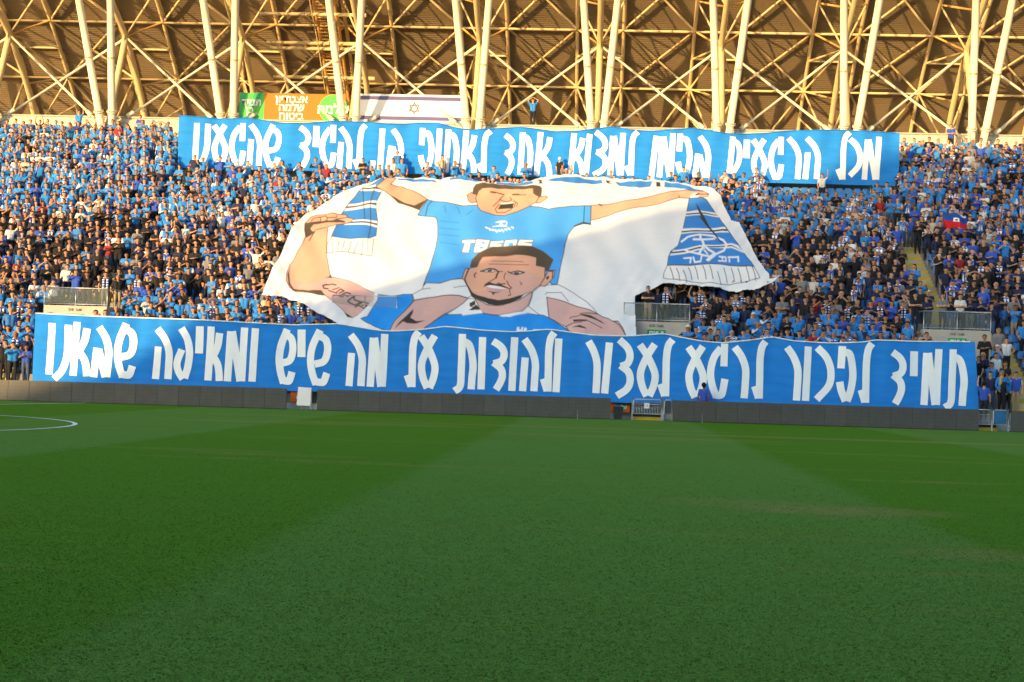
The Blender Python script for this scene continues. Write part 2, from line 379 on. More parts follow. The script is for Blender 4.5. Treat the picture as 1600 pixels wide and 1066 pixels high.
for s_ in (-1, 1):
    c0, c1 = leg_top(s_, 21.6), leg_top(s_, 21.66); protos.append(tubes('column_joint', [([c0, c1], 0.268)], M_RUST, roof, 14))
    for t_ in (0.86,):
        a_ = np.array((0, *Nn)); b_ = np.array((s_ * (BAY - 0.5), 99.1, 17.6)); q_ = a_ + (b_ - a_) * t_; q1 = a_ + (b_ - a_) * (t_ + 0.05)
        protos.append(tubes('brace_clamp', [([tuple(q_), tuple(q1)], 0.16)], M_COLUMN, roof, 6))
for o in protos: o.location.x = FR[0] * BAY + XO
for i in FR[1:]:
    for o in protos: copy_obj(o, (i - FR[0]) * BAY, roof)
for y in (109.7, 105.6, 100.0):
    p = clad_at(y, 0.3); tubes('purlin', [([(XL, *p), (XR, *p)], 0.085)], M_TRUSS, roof, 8)
br = []
for b0, b1 in ((2, 4), (4, 6)):
    br += [('cross_brace', [P3(1.6, RIB[b1]), P3(BAY - 1.6, RIB[b0])], 0.075, M_TRUSS), ('cross_brace', [P3(1.6, RIB[b0]), P3(BAY - 1.6, RIB[b1])], 0.075, M_TRUSS)]
br += [('cross_brace', [P3(1.6, RIB[2]), P3(BAY / 2, RIB[0])], 0.075, M_TRUSS), ('cross_brace', [P3(BAY - 1.6, RIB[2]), P3(BAY / 2, RIB[0])], 0.075, M_TRUSS)]
br += [('long_brace', [P3(0, Nn), (BAY - 0.5, 99.1, 17.6)], 0.085, M_COLUMN), ('long_brace', [P3(BAY, (Nn[0] + 0.25, Nn[1])), (0.5, 99.3, 17.6)], 0.085, M_COLUMN)]
bp_ = [tubes(nm, [(pts, r_)], m, roof, 8) for nm, pts, r_, m in br]
for o in bp_: o.location.x = FR[0] * BAY + XO
for i in FR[1:-1]:
    for o in bp_: copy_obj(o, (i - FR[0]) * BAY, roof)
# concrete pedestals under the V columns
def pedestal(x):
    V = []; Fc = []
    for z, hx, hy in ((15.3, 0.95, 0.55), (16.2, 0.9, 0.55), (17.1, 0.55, 0.4)):
        V += [(x - hx, 98.9 - hy, z), (x + hx, 98.9 - hy, z), (x + hx, 98.9 + hy, z), (x - hx, 98.9 + hy, z)]
    for l in (0, 4): Fc += [(l + a, l + (a + 1) % 4, l + 4 + (a + 1) % 4, l + 4 + a) for a in range(4)]
    Fc += [(8, 9, 10, 11)]
    return mesh_obj('pedestal', V, Fc, M_CONC, stand)
for i in FR: pedestal(i * BAY + XO)
# access stair up the inside of the cladding, with its platform beams
xs0, xs1 = -19.9, -18.5
ys = np.linspace(111.2, 100.5, 44)
sp0 = [clad_at(y, 0.9) for y in ys]
acc = tubes('access_stair', [([P3(x_, p) for p in sp0[::4]], 0.12) for x_ in (xs0, xs1)], M_RUST, roof, 6)
tread_me = boxes('tread', [(xs0 + 0.1, xs1 - 0.1, -0.15, 0.15, -0.03, 0.03)], M_RUST, acc); tread_me.location = (0, sp0[0][0], sp0[0][1])
for p in sp0[1:]:
    o = tread_me.copy(); o.location = (0, p[0], p[1]); link(o, acc)
tubes('stair_handrail', [([(x_, p[0] - 0.6, p[1] - 0.75) for p in sp0[::4]], 0.05) for x_ in (xs0, xs1)], M_TRUSS, acc, 6)
for y in (108.5, 106.4, 106.0, 103.6, 101.8):
    p = clad_at(y, 1.6); tubes('platform_beam', [([(-3 * BAY + 0.6, *p), (-2 * BAY - 0.2, *p)], 0.13)], M_TRUSS, roof, 8)

# seats: the ones in view under the upper banner one by one, the rest as one mass
def seat_vf():
    V, Fc = [], []
    for b in ((-0.22, 0.22, -0.16, 0.2, 0.40, 0.44), ):
        v, f = box_vf(*b); V += v; Fc += f
    o = len(V); bk = []
    for z, y in ((0.40, 0.17), (0.6, 0.20), (0.78, 0.24)):
        w = 0.22 if z < 0.7 else 0.17
        bk += [(-w, y, z), (w, y, z), (w, y + 0.035, z), (-w, y + 0.035, z)]
    V += bk
    for l in (0, 4): Fc += [(o + l + a, o + l + (a + 1) % 4, o + l + 4 + (a + 1) % 4, o + l + 4 + a) for a in range(4)]
    Fc += [(o + 8, o + 9, o + 10, o + 11)]
    v, f = box_vf(-0.04, 0.04, -0.05, 0.05, 0.0, 0.40); o = len(V); V += v; Fc += [tuple(i + o for i in q) for q in f]
    return V, Fc
SV, SF = seat_vf(); seat_me = bpy.data.meshes.new('seat'); seat_me.from_pydata(SV, [], SF); seat_me.materials.append(M_SEAT); seat_me.update()
GAP_X = (9.6, 15.6)      # the nearly empty stretch of seats under the right half of the upper banner
def near_aisle(x, w=0.72): return any(abs(x - c) < w for c in VOM)
SVn = np.array(SV); bigV = []; bigF = []; cnt = 0
SFt = []
for f in SF: SFt += [(f[0], f[1], f[2]), (f[0], f[2], f[3])]
SFt = np.array(SFt)
for k in range(NROW):
    for x in np.arange(-42, 31, 0.52):
        if k >= 30 and -24.2 < x < 18.6: continue
        if near_aisle(x, 0.85) or (k < 10 and near_aisle(x, 1.8)): continue
        if k < 9 and min(abs(x - (VOM[0] - 2.2)), abs(x - (VOM[3] + 2.25))) < 0.8: continue
        y, z = row_y(k) + 0.1, row_z(k) + 0.002
        if k in (26, 27, 28, 29) and GAP_X[0] < x < GAP_X[1]:
            o = bpy.data.objects.new('seat', seat_me); o.location = (x, y, z); link(o, stand); continue
        bigV.append(SVn + (x, y, z)); bigF.append(SFt + cnt); cnt += len(SVn)
link(bpy.data.objects.new('seating', np_mesh('seating', np.concatenate(bigV), np.concatenate(bigF), [M_SEAT])), stand, kind='stuff')

# ------------------------------------------------------------------ unseen opposite stand added behind the photographer, outline shaped to throw the evening shade
sil = [(-150, 15.0), (-96, 15.5), (-91, 17.2), (-72, 34.5), (-60, 38.5), (-30, 40.5), (70, 40.5), (95, 30.0), (150, 15.0)]
V = []
for y in (-34.0, -30.0): V += [(x, y, -0.02) for x, _ in sil] + [(x, y, z) for x, z in sil]
n = len(sil); Fc = []
for i in range(n - 1):
    Fc += [(i, i + 1, n + i + 1, n + i), (2 * n + i + 1, 2 * n + i, 3 * n + i, 3 * n + i + 1), (n + i, n + i + 1, 3 * n + i + 1, 3 * n + i)]
Fc += [(0, n, 3 * n, 2 * n), (n - 1, 3 * n - 1, 4 * n - 1, 2 * n - 1)]
ms = mesh_obj('shade_stand', V, Fc, M_CONC, kind='structure')
tv = []; tf = []
for k in range(16):
    v, f = box_vf(-60, 60, -12 - 1.1 * (k + 1), -12 - 1.1 * k, 0, 1.0 + 0.55 * k); o = len(tv); tv += v; tf += [tuple(i + o for i in q) for q in f]
mesh_obj('tier', tv, tf, M_SEAT, ms)

# ------------------------------------------------------------------ banners
def catmull(pts, per=8):
    if len(pts) == 2:
        a, b = np.array(pts[0], float), np.array(pts[1], float); return np.array([a + (b - a) * t for t in np.linspace(0, 1, 7)])
    return spline(pts, per)
GLY = {
 'vav': [[(1, 0), (0, 1)]],
 'nun': [[(1, 0), (0.93, 0.35), (0.84, 0.58), (0.52, 0.82), (0.02, 0.97)]],
 'alef': [[(0.34, 0), (0.04, 0.99)], [(1, 0.12), (0.82, 0.36), (0.36, 0.58), (0.2, 0.64)], [(0.34, 0.5), (0.78, 0.68), (0.92, 0.84), (0.95, 1)]],
 'bet': [[(0.38, 0.04), (0.82, 0.25), (1, 0.48), (0.97, 0.7), (0.86, 1)], [(0.24, 0.44), (0.0, 1)], [(0.36, 0.47), (0.78, 1)]],
 'shin': [[(0.58, 0.0), (0.16, 0.28), (0.02, 0.52), (0.1, 0.76), (0.34, 0.99)], [(0.52, 0.1), (0.9, 0.18), (1.0, 0.36), (0.8, 0.56), (0.25, 0.62)], [(0.22, 0.93), (0.62, 0.95), (0.78, 0.93), (0.95, 0.78)]],
 'he': [[(0.18, 0.04), (0.72, 0.24), (1, 0.48), (0.96, 0.75), (0.9, 1)], [(0.24, 0.38), (0.04, 1)]],
 'pe': [[(0.36, 0.04), (0.82, 0.24), (1, 0.48), (0.9, 0.74), (0.62, 0.98)], [(0.42, 0.44), (0.06, 0.68), (0.14, 0.84), (0.5, 0.99)]],
 'yod': [[(0.75, 0), (0.25, 1)]],
 'mem': [[(1, 0), (0.82, 1)], [(0.22, 0.07), (0.0, 1)], [(0.30, 0.07), (0.74, 1)]],
 'lamed': [[(1, 0.04), (0.66, 0.14), (0.5, 0.34), (0.46, 0.62), (0.42, 1)], [(0.02, 0.79), (0.36, 0.99)]],
 'ayin': [[(1, 0.04), (0.5, 0.26), (0.06, 0.55), (0.14, 0.8), (0.46, 1)], [(0.0, 0.05), (0.5, 0.26), (1, 0.58), (0.92, 0.8), (0.62, 1)]],
 'tav': [[(0.45, 0), (0.38, 0.6), (0.32, 0.88), (0.02, 0.97)], [(0.46, 0.12), (0.82, 0.2), (1, 0.5), (0.94, 0.75), (0.9, 0.94)]],
 'dalet': [[(0.08, 0.04), (0.72, 0.15), (0.98, 0.29), (0.78, 0.43), (0.15, 0.49)], [(0.12, 0.46), (0.7, 0.58), (0.84, 0.72), (0.66, 0.86), (0.32, 1)]],
 'resh': [[(0.06, 0.04), (0.62, 0.22), (0.96, 0.44), (0.95, 0.7), (0.85, 1)]],
 'tsadi': [[(0.22, 0.03), (0.8, 0.17), (0.96, 0.31), (0.78, 0.43), (0.32, 0.48)], [(0.3, 0.46), (0.84, 0.57), (0.97, 0.72), (0.72, 0.86), (0.05, 0.97)]],
 'gimel': [[(0.72, 0.08), (0.24, 0.26), (0.02, 0.52), (0.12, 0.76), (0.42, 0.99)], [(0.95, 0), (0.9, 0.42)], [(0.34, 0.95), (0.66, 0.95), (0.8, 0.9), (0.97, 0.65)]],
 'kaf': [[(0.12, 0.04), (0.72, 0.22), (1, 0.46), (0.86, 0.72), (0.06, 0.97)]],
 'zayin': [[(0.34, 0.11), (0.78, 0.16), (1, 0.48), (0.86, 0.76), (0.55, 0.99)], [(0.2, 0), (0.1, 0.4)], [(0.0, 0.64), (0.12, 0.8), (0.44, 0.99)]],
 'het': [[(0.28, 0), (0.02, 1)], [(0.34, 0.1), (0.78, 0.17), (1, 0.45), (0.95, 0.75), (0.85, 1)]],
 'mems': [[(0.36, 0), (0.0, 1)], [(0.42, 0.12), (0.9, 0.22), (1, 0.5), (0.82, 0.75), (0.3, 1)]],
 'comma': [[(0.7, 0), (0.1, 1)]],
}
LOWER = [('vav', 71, 87, 505, 585), ('nun', 79, 114, 508, 595), ('alef', 108, 143, 503.5, 588), ('bet', 141, 176, 508, 589.5), ('shin', 178, 214, 506, 590.5),
 ('he', 236, 270, 510.5, 592.5), ('pe', 270, 302, 509.5, 593), ('yod', 304, 320, 510, 552.5), ('alef', 319, 350, 510.5, 595.5), ('mem', 350, 388, 512, 596), ('vav', 388, 405, 513, 596.5),
 ('shin', 430, 463, 514.5, 600), ('yod', 464, 478, 515, 558), ('shin', 479, 518, 516, 602), ('he', 539, 572, 520, 603.5), ('mem', 573, 607, 522, 604.5),
 ('lamed', 630, 660, 515, 605), ('ayin', 652, 685, 521, 606.5), ('tav', 704, 745, 522, 614), ('vav', 746, 760, 527, 608.5), ('dalet', 763, 794, 530, 609), ('vav', 794, 810, 527, 611),
 ('he', 810, 842, 526.5, 611.5), ('lamed', 843, 872, 516, 612), ('vav', 863, 879, 529, 613), ('resh', 913, 939, 530, 614.5), ('vav', 939, 958, 535.5, 615), ('tsadi', 957, 991, 528, 621.5),
 ('ayin', 994, 1029, 534.5, 619), ('lamed', 1026, 1057, 527, 619.5), ('ayin', 1070, 1104, 538, 621), ('gimel', 1104, 1139, 537, 622), ('resh', 1141, 1171, 539, 622.5), ('lamed', 1173, 1202, 530, 623),
 ('resh', 1223, 1253, 539, 626), ('vav', 1253, 1269, 541.5, 626.5), ('kaf', 1269, 1304, 539.5, 627), ('zayin', 1306, 1338, 541, 628), ('lamed', 1339, 1368, 533, 629.5),
 ('dalet', 1387, 1417, 547, 631), ('yod', 1421, 1436, 549, 588), ('mem', 1438, 1473, 545.5, 633), ('tav', 1470, 1512, 546, 640)]
UPPER = [('vav', 301, 313, 193, 254), ('nun', 306, 330, 194, 261), ('ayin', 330, 356, 193, 257), ('gimel', 357, 385, 192.5, 259), ('he', 384, 410, 192, 259), ('shin', 410, 440, 195, 261),
 ('dalet', 464, 487, 197, 261), ('yod', 488, 501, 197.5, 230), ('gimel', 499, 527, 196, 262), ('he', 525, 551, 197, 264), ('lamed', 550, 575, 192, 264), ('comma', 576, 588, 251, 268),
 ('vav', 589, 602, 201, 266), ('bet', 602, 631, 200, 264), ('zayin', 653, 679, 200.5, 267), ('vav', 679, 692, 202, 268), ('het', 692, 718, 203, 270), ('alef', 718, 746, 204, 270), ('lamed', 743, 771, 202, 270),
 ('dalet', 784, 806, 208, 272), ('het', 808, 833, 207, 273), ('alef', 833, 864, 207, 275), ('alef', 886, 915, 209, 273), ('vav', 911, 926, 210, 274), ('tsadi', 922, 951, 204, 276), ('mem', 949, 978, 208, 274), ('lamed', 974, 1001, 203, 274),
 ('vav', 1013, 1030, 212, 280), ('mem', 1026, 1056, 209, 277), ('zayin', 1055, 1082, 209.5, 278), ('bet', 1081, 1111, 211, 278),
 ('mems', 1135, 1160, 214, 271), ('yod', 1161, 1173, 218, 247), ('ayin', 1173, 1199, 215, 280), ('gimel', 1200, 1226, 214, 280), ('resh', 1227, 1253, 213, 280), ('he', 1253, 1282, 213, 280),
 ('lamed', 1304, 1332, 204, 281), ('kaf', 1322, 1348, 215, 277), ('mem', 1346, 1378, 214, 281)]
TOP_L = [(54, 489), (150, 494), (300, 499), (400, 504.5), (460, 507.5), (505, 506.5), (530, 505.5), (560, 511), (590, 516), (615, 517.5), (660, 514.6), (695, 509.8), (750, 515.5), (800, 518.5), (830, 517), (858, 514), (885, 518), (930, 524), (985, 525), (1038, 521), (1060, 526), (1100, 533.5), (1130, 535.6), (1180, 530.5), (1207, 526), (1240, 532.5), (1300, 536), (1350, 534.5), (1366, 531), (1420, 533), (1523, 534)]
TOP_U = [(280, 181), (345, 185.5), (390, 184), (410, 187), (445, 193), (482, 193), (520, 189.5), (570, 190), (615, 194), (659, 192), (684, 192.5), (715, 200.6), (740, 203), (777, 200), (809, 198), (834, 201), (865, 205.6), (902, 205.6), (940, 199.5), (959, 198), (980, 202), (1017, 204), (1055, 202.5), (1080, 200.6), (1099, 202.5), (1130, 208.5), (1148, 209), (1195, 208), (1232, 204), (1307, 203.5), (1407, 207)]
def folds(px, v, seed, amp):              # v: 0 bottom .. 1 top; cloth pulled taut between hands
    return amp * (np.sin(px * 0.031 + seed) * (0.35 + 0.65 * v) + 0.5 * np.sin(px * 0.083 + 1.7 * seed + 1.5 * v) * v + 0.28 * np.sin(px * 0.19 - 2.2 * v + seed) * (0.3 + 0.7 * v) + 0.2 * np.sin(px * 0.05 + 7 * v))
def make_banner(name, top, bl, br, xb, plane, letters, sw, amp, label, seed):
    n_, c_ = plane; tx = np.array([t[0] for t in top]); tyy = np.array([t[1] for t in top])
    xl, xr = tx[0], tx[-1]; ns, nv = 420, 22
    S = np.linspace(0, 1, ns); Vv = np.linspace(0, 1, nv)
    PX = np.zeros((nv, ns)); PY = np.zeros((nv, ns))
    ty_s = np.interp(xl + (xr - xl) * S, tx, tyy)
    k = np.array([1, 2, 3, 2, 1.]); k /= k.sum(); ty_s[2:-2] = np.convolve(ty_s, k, 'valid')
    for j, v in enumerate(Vv):
        PX[j] = (xb[0] + (xb[1] - xb[0]) * S) * (1 - v) + (xl + (xr - xl) * S) * v
        yb = np.interp(PX[j], [p[0] for p in bl], [p[1] for p in bl])
        PY[j] = yb * (1 - v) + ty_s * v
    W = on_plane(PX, PY, n_, c_)
    W[..., 1] += folds(PX, Vv[:, None] * np.ones((1, ns)), seed, amp)
    q = np.arange(ns - 1)[None, :] + ns * np.arange(nv - 1)[:, None]; q = q.ravel()
    Fq = np.stack([q, q + 1, q + ns + 1, q + ns], 1)
    me = np_mesh(name, W.reshape(-1, 3), Fq, [M_BLUE], True)
    b = link(bpy.data.objects.new(name, me), None, label, 'banner')
    # hem along the top
    hem = [tuple(W[-1, i] + (0, -0.02, -0.01)) for i in range(0, ns, 3)]
    tubes('hem', [(hem, 0.028)], M_WHITE if name == 'lower_banner' else M_BLUE, b, 6)
    for li, (g, x0, x1, y0, y1) in enumerate(letters):
        V, Fc = [], []
        for si, st in enumerate(GLY[g]):
            w = sw * (1.12 if g == 'yod' else 1.0)
            pts = [(x0 + w / 2 + (x1 - x0 - w) * u, y0 + (y1 - y0) * v) for u, v in st]
            C = catmull(pts, 7); T = np.gradient(C, axis=0); T /= np.linalg.norm(T, axis=1)[:, None]; Nm = np.stack([-T[:, 1], T[:, 0]], 1)
            A = []
            for sd in (-0.5, 0.0, 0.5): A.append(C + Nm * (w * sd))
            A = np.stack(A, 1)                                   # n,3,2
            lw = on_plane(A[..., 0], A[..., 1], n_, c_)
            ty = np.interp(A[..., 0], tx, tyy); yb = np.interp(A[..., 0], [p[0] for p in bl], [p[1] for p in bl])
            vv = np.clip((yb - A[..., 1]) / (yb - ty), 0, 1)
            lw[..., 1] += folds(A[..., 0], vv, seed, amp) - 0.018 - 0.006 * si
            o = len(V); V += [tuple(p) for p in lw.reshape(-1, 3)]
            for i in range(len(C) - 1):
                for s_ in (0, 1): Fc.append((o + 3 * i + s_, o + 3 * i + s_ + 1, o + 3 * i + s_ + 4, o + 3 * i + s_ + 3))
        mesh_obj('letter', V, Fc, M_WHITE, b)
    return b
UB_Y = row_y(30) - 0.35
LEAN = 0.30                                   # lower banner leans back on the front rows
lowplane = ((0, 1, -LEAN), 68.32 - LEAN * 0.9)
make_banner('lower_banner', TOP_L, [(40, 600), (446, 609.5), (447, 611), (495, 612), (496, 613), (952, 627.5), (955, 629), (1050, 631), (1052, 631.5), (1535, 647)], None, (50, 1530), lowplane, LOWER, 11.4, 0.085,
            'long blue banner with white Hebrew lettering hung along the front rows above the boards', 0.4)
make_banner('upper_banner', TOP_U, [(270, 262), (1410, 291)], None, (278, 1404), ((0, 1, 0), UB_Y), UPPER, 8.7, 0.12,
            'long blue banner with white Hebrew lettering across the top rows below the roof', 2.1)

# ------------------------------------------------------------------ giant painted sheet over the crowd
def Z(x0, y0, s, pts): return [(x0 + a / s, y0 + b / s) for a, b in pts]
Z1 = lambda *p: Z(400, 270, 8, p)
Z2 = lambda *p: Z(400, 390, 8, p)
Z3 = lambda *p: Z(580, 270, 8, p)
Z4 = lambda *p: Z(580, 390, 8, p)
Z5 = lambda *p: Z(720, 270, 7.273, p)
Z6 = lambda *p: Z(700, 380, 7.615, p)
Z7 = lambda *p: Z(840, 400, 7.273, p)
Z8 = lambda *p: Z(1000, 270, 5.609, p)
ZD = lambda *p: Z(930, 190, 8, p)
OUT = [(409, 463), (425, 419), (437, 399), (454, 362), (462, 350), (480, 331), (495, 322), (525, 304), (550, 294), (575, 286), (600, 279), (617, 278), (661, 276.5), (690, 276), (705, 275.5), (730, 279), (752, 284), (765, 286), (778, 284.5), (810, 284.5), (830, 283), (844, 277), (871, 273), (899, 274.5), (930, 276), (967, 276), (1005, 281), (1042, 282), (1061, 286), (1086, 288), (1105, 291), (1118, 297), (1127, 307), (1132, 323), (1143, 344), (1155, 347), (1164, 363), (1173, 380), (1185, 404), (1194, 416), (1202, 427), (1203, 433), (1215, 434), (1212, 438), (1187, 449), (1155, 453.6), (1116, 450), (1071, 446), (1038, 442), (1020, 451), (1004, 458), (993, 462.6), (993, 489), (995, 523), (994, 531), (620, 531), (560, 514), (521, 504), (502, 494), (487, 485), (470, 475), (460, 470), (452, 467), (441, 462.5), (425, 465.6)]
W_ = (0.77, 0.75, 0.73); SKIN = (0.74, 0.38, 0.25); SKIN2 = (0.64, 0.38, 0.33); BL = (0.045, 0.22, 0.58); LB = (0.075, 0.35, 0.78); DB = (0.022, 0.27, 0.74); HAIR = (0.10, 0.075, 0.05); INK = (0.05, 0.045, 0.04)
ART = []     # (kind, colour, pts, width)
def fill(c, p): ART.append(('f', c, p, 0))
def line(p, w=0.9, c=INK): ART.append(('l', c, p, w))
def both(c, p, w=0.8): fill(c, p); line(list(p) + [p[0]], w)
# left scarf
both(BL, Z1((1600, 75), (1340, 200), (1280, 240), (1160, 370), (1070, 495), (1000, 660), (945, 795), (1180, 830), (1420, 835), (1500, 790), (1520, 600), (1500, 440), (1510, 380), (1570, 260), (1600, 200)))
for c, p in ((W_, [(1390, 170), (1500, 165), (1500, 190), (1340, 200)]), (HAIR, [(1330, 203), (1480, 190), (1580, 215), (1570, 232), (1480, 214), (1330, 214)]), (W_, [(1300, 235), (1330, 213), (1480, 215), (1580, 235), (1560, 260), (1480, 238)]),
             (W_, [(1160, 385), (1440, 370), (1510, 375), (1505, 400), (1430, 398), (1140, 415)]), (HAIR, [(1120, 432), (1140, 414), (1430, 392), (1505, 398), (1505, 416), (1430, 410), (1125, 437)]), (W_, [(1120, 437), (1430, 412), (1500, 430), (1500, 455), (1420, 445), (1100, 465)]),
             (W_, [(1200, 585), (1430, 600), (1515, 605), (1515, 632), (1200, 605)]), (HAIR, [(1190, 603), (1440, 622), (1515, 634), (1515, 652), (1440, 640), (1190, 616)]), (W_, [(1110, 625), (1440, 641), (1515, 655), (1510, 680), (1430, 664), (1100, 640)])):
    fill(c, Z1(*p))
line(Z1((1335, 210), (1345, 360), (1360, 580))); line(Z1((1480, 215), (1430, 400), (1435, 650), (1405, 835)))
line(Z1((945, 800), (890, 900), (885, 1000)) + Z2((1100, 40), (1450, 100)) + Z1((1470, 840)), 0.7)
for p in ([(945, 880), (960, 990)], [(1040, 870), (1015, 985)], [(1110, 860), (1085, 960)], [(1195, 870), (1155, 1005)], [(1280, 870), (1220, 1020)], [(1340, 850), (1320, 1040)], [(1400, 850), (1400, 1030)]): line(Z1(*p), 0.7)
# raised forearm and fist
both(SKIN, Z1((610, 630), (690, 545), (750, 515), (880, 512), (960, 495), (1040, 505), (1130, 510), (1140, 540), (1220, 565), (1190, 605), (1010, 637), (900, 672), (890, 780), (882, 960)) + Z2((880, 60), (890, 100), (920, 280), (940, 330), (1060, 370), (1290, 440), (1475, 530), (1470, 610), (1300, 810), (1200, 850), (1120, 800), (930, 640), (870, 580), (760, 560), (640, 535), (500, 530), (420, 470), (380, 380), (385, 270), (420, 170), (470, 120), (520, 20)) + Z1((580, 890), (620, 800), (605, 700)))
fill(SKIN2, Z2((420, 400), (520, 470), (640, 500), (820, 505), (870, 570), (930, 640), (1120, 800), (1200, 850), (1300, 810), (1470, 610), (1475, 530), (1290, 440), (1060, 370), (900, 330), (800, 380), (640, 430)))
fill(HAIR, Z1((610, 625), (700, 608), (960, 580), (1000, 560), (1110, 582), (1115, 605), (900, 610), (720, 640), (680, 690), (700, 725), (740, 730), (690, 775), (620, 815), (606, 700)))
line(Z1((690, 600), (720, 560), (800, 540), (810, 590), (760, 605))); line(Z1((810, 540), (880, 530), (890, 580), (830, 600))); line(Z1((890, 555), (1000, 545), (1010, 520))); line(Z1((1010, 560), (1130, 540)))
line(Z1((740, 715), (870, 685))); line(Z1((735, 730), (665, 840)), 1.2)
fill(HAIR, Z2((435, 160), (415, 280), (425, 400), (470, 485), (640, 512), (820, 508), (868, 580), (760, 565), (640, 535), (455, 512), (405, 420), (392, 300)))
fill(HAIR, Z2((855, 340), (905, 330), (930, 295), (955, 345))); fill(HAIR, Z2((1100, 795), (1150, 815), (1215, 855), (1140, 850)))
for p, w in (([(880, 430), (835, 450), (850, 480), (900, 485)], 1.8), ([(850, 440), (960, 430), (1000, 445)], 1.5), ([(910, 510), (960, 530), (1010, 560)], 1.6), ([(960, 500), (1000, 490), (1040, 480)], 1.4), ([(1000, 545), (1060, 500), (1100, 530), (1040, 560)], 1.8), ([(1040, 600), (1090, 610)], 1.4), ([(1060, 590), (1130, 550), (1180, 560)], 1.8), ([(1090, 580), (1150, 600)], 1.5),
             ([(1150, 650), (1230, 580), (1225, 620), (1310, 640), (1240, 690), (1150, 660)], 2.0), ([(1240, 720), (1330, 640), (1400, 660)], 2.0), ([(1260, 700), (1300, 700), (1350, 740), (1390, 690), (1330, 690)], 1.8)): line(Z2(*p), w, (0.09, 0.05, 0.045))
# sleeve
fill(W_, Z2((1475, 535), (1530, 545), (1520, 620), (1390, 840), (1230, 855), (1310, 800), (1470, 610)))
both(DB, Z2((1530, 548)) + Z4((85, 550), (250, 560), (400, 545), (510, 565), (528, 650), (430, 760), (300, 900), (230, 1020), (190, 1015)) + Z2((1560, 990), (1400, 930), (1310, 868), (1390, 840), (1520, 620)))
# boy: left arm
both(SKIN, Z3((60, 190), (120, 150), (200, 70), (310, 78), (295, 100), (240, 160), (400, 180), (560, 250), (700, 315), (640, 400), (600, 462), (540, 432), (380, 390), (230, 290), (150, 240), (80, 205)))
fill(HAIR, Z3((225, 290), (300, 320), (420, 385), (540, 410), (695, 320), (600, 465), (420, 412), (340, 390)))
# strip of the scarf stretched along the top edge
for p in ([(330, 80), (480, 68), (800, 75), (815, 95), (600, 105), (340, 98)], [(980, 55), (1060, 48), (1250, 75), (1420, 125), (1300, 118), (1150, 88), (975, 80)]): fill(BL, Z3(*p))
for p in ([(405, 105), (520, 115), (815, 103), (825, 140), (600, 140), (400, 128)], [(955, 92), (1100, 65), (1300, 60), (1600, 75), (1600, 108), (1300, 130), (1080, 115)]): fill(BL, Z5(*p))
for p in ([(330, 100), (385, 92), (380, 125), (320, 122)], [(868, 85), (930, 82), (915, 105), (940, 125), (880, 130), (900, 105)]): fill(INK, Z5(*p))
fill(BL, ZD((-60, 715), (80, 725), (95, 770), (-60, 775))); fill(BL, ZD((245, 733), (720, 750), (690, 812), (550, 832), (300, 785))); fill(BL, ZD((865, 752), (1000, 768), (1200, 810), (1370, 852), (1250, 852), (1050, 835), (862, 822)))
fill(INK, ZD((130, 725), (205, 730), (172, 750), (220, 775), (150, 765))); fill(INK, ZD((762, 755), (812, 755), (822, 815), (762, 810)))
# boy: shirt
both(LB, Z3((705, 320), (580, 522), (720, 545), (800, 566), (825, 610), (832, 700), (830, 820), (800, 950), (775, 1040)) + Z4((750, 180), (715, 310), (665, 437), (700, 440), (860, 430), (1000, 390), (1150, 360), (1300, 300)) + Z6((600, 300), (1100, 300), (1230, 470), (1300, 476), (1335, 300), (1380, 110), (1395, 0)) + Z5((1172, 850), (1220, 690), (1290, 605), (1390, 575), (1475, 578), (1482, 380), (1270, 378), (1000, 420), (890, 380), (770, 370), (500, 440), (200, 380)) + Z3((1300, 408), (1150, 415), (1000, 395), (860, 362)))
line(Z3((760, 340), (710, 400), (680, 525))); line(Z5((1405, 385), (1395, 570))); line(Z5((1290, 600), (1390, 560), (1475, 575)), 1.8)
for y in (620, 700, 780, 880): line(Z3((860, y), (1100, y + 20)), 1.2, (0.05, 0.28, 0.68))
for p in ([(1080, 440), (1110, 520)], [(920, 430), (930, 500)], [(1200, 540), (1270, 480)]): line(Z3(*p), 2.0, (0.05, 0.27, 0.66))
# boy: head
EAR = (0.52, 0.32, 0.22)
both(EAR, Z5((70, 255), (120, 215), (185, 255), (180, 335), (125, 350), (88, 325))); both(SKIN, Z5((850, 335), (890, 275), (975, 268), (985, 298), (900, 342)))
both(SKIN, Z5((250, 172), (820, 178), (830, 232), (890, 272), (855, 330), (760, 382), (640, 432), (500, 475), (400, 470), (230, 442), (192, 390), (170, 290), (200, 200)))
fill(HAIR, Z5((170, 125), (260, 120), (560, 138), (900, 155), (925, 180), (915, 272), (880, 270), (820, 228), (828, 188), (600, 180), (400, 172), (250, 176), (205, 208), (185, 252), (130, 238), (140, 165)))
line(Z5((340, 226), (400, 224)), 1.8); line(Z5((415, 224), (490, 238)), 1.2); line(Z5((590, 238), (660, 240)), 1.6); line(Z5((660, 242), (740, 246)), 0.8)
line(Z5((480, 252), (440, 290), (480, 300), (520, 306), (580, 292), (560, 262))); line(Z5((440, 300), (365, 370))); line(Z5((600, 300), (645, 340), (635, 375)))
line(Z5((435, 340), (390, 400), (410, 440), (500, 442), (560, 410), (610, 372), (620, 330)))
fill(W_, Z5((455, 322), (595, 318), (600, 334), (455, 340))); fill(INK, Z5((452, 338), (606, 330), (588, 392), (420, 400)))
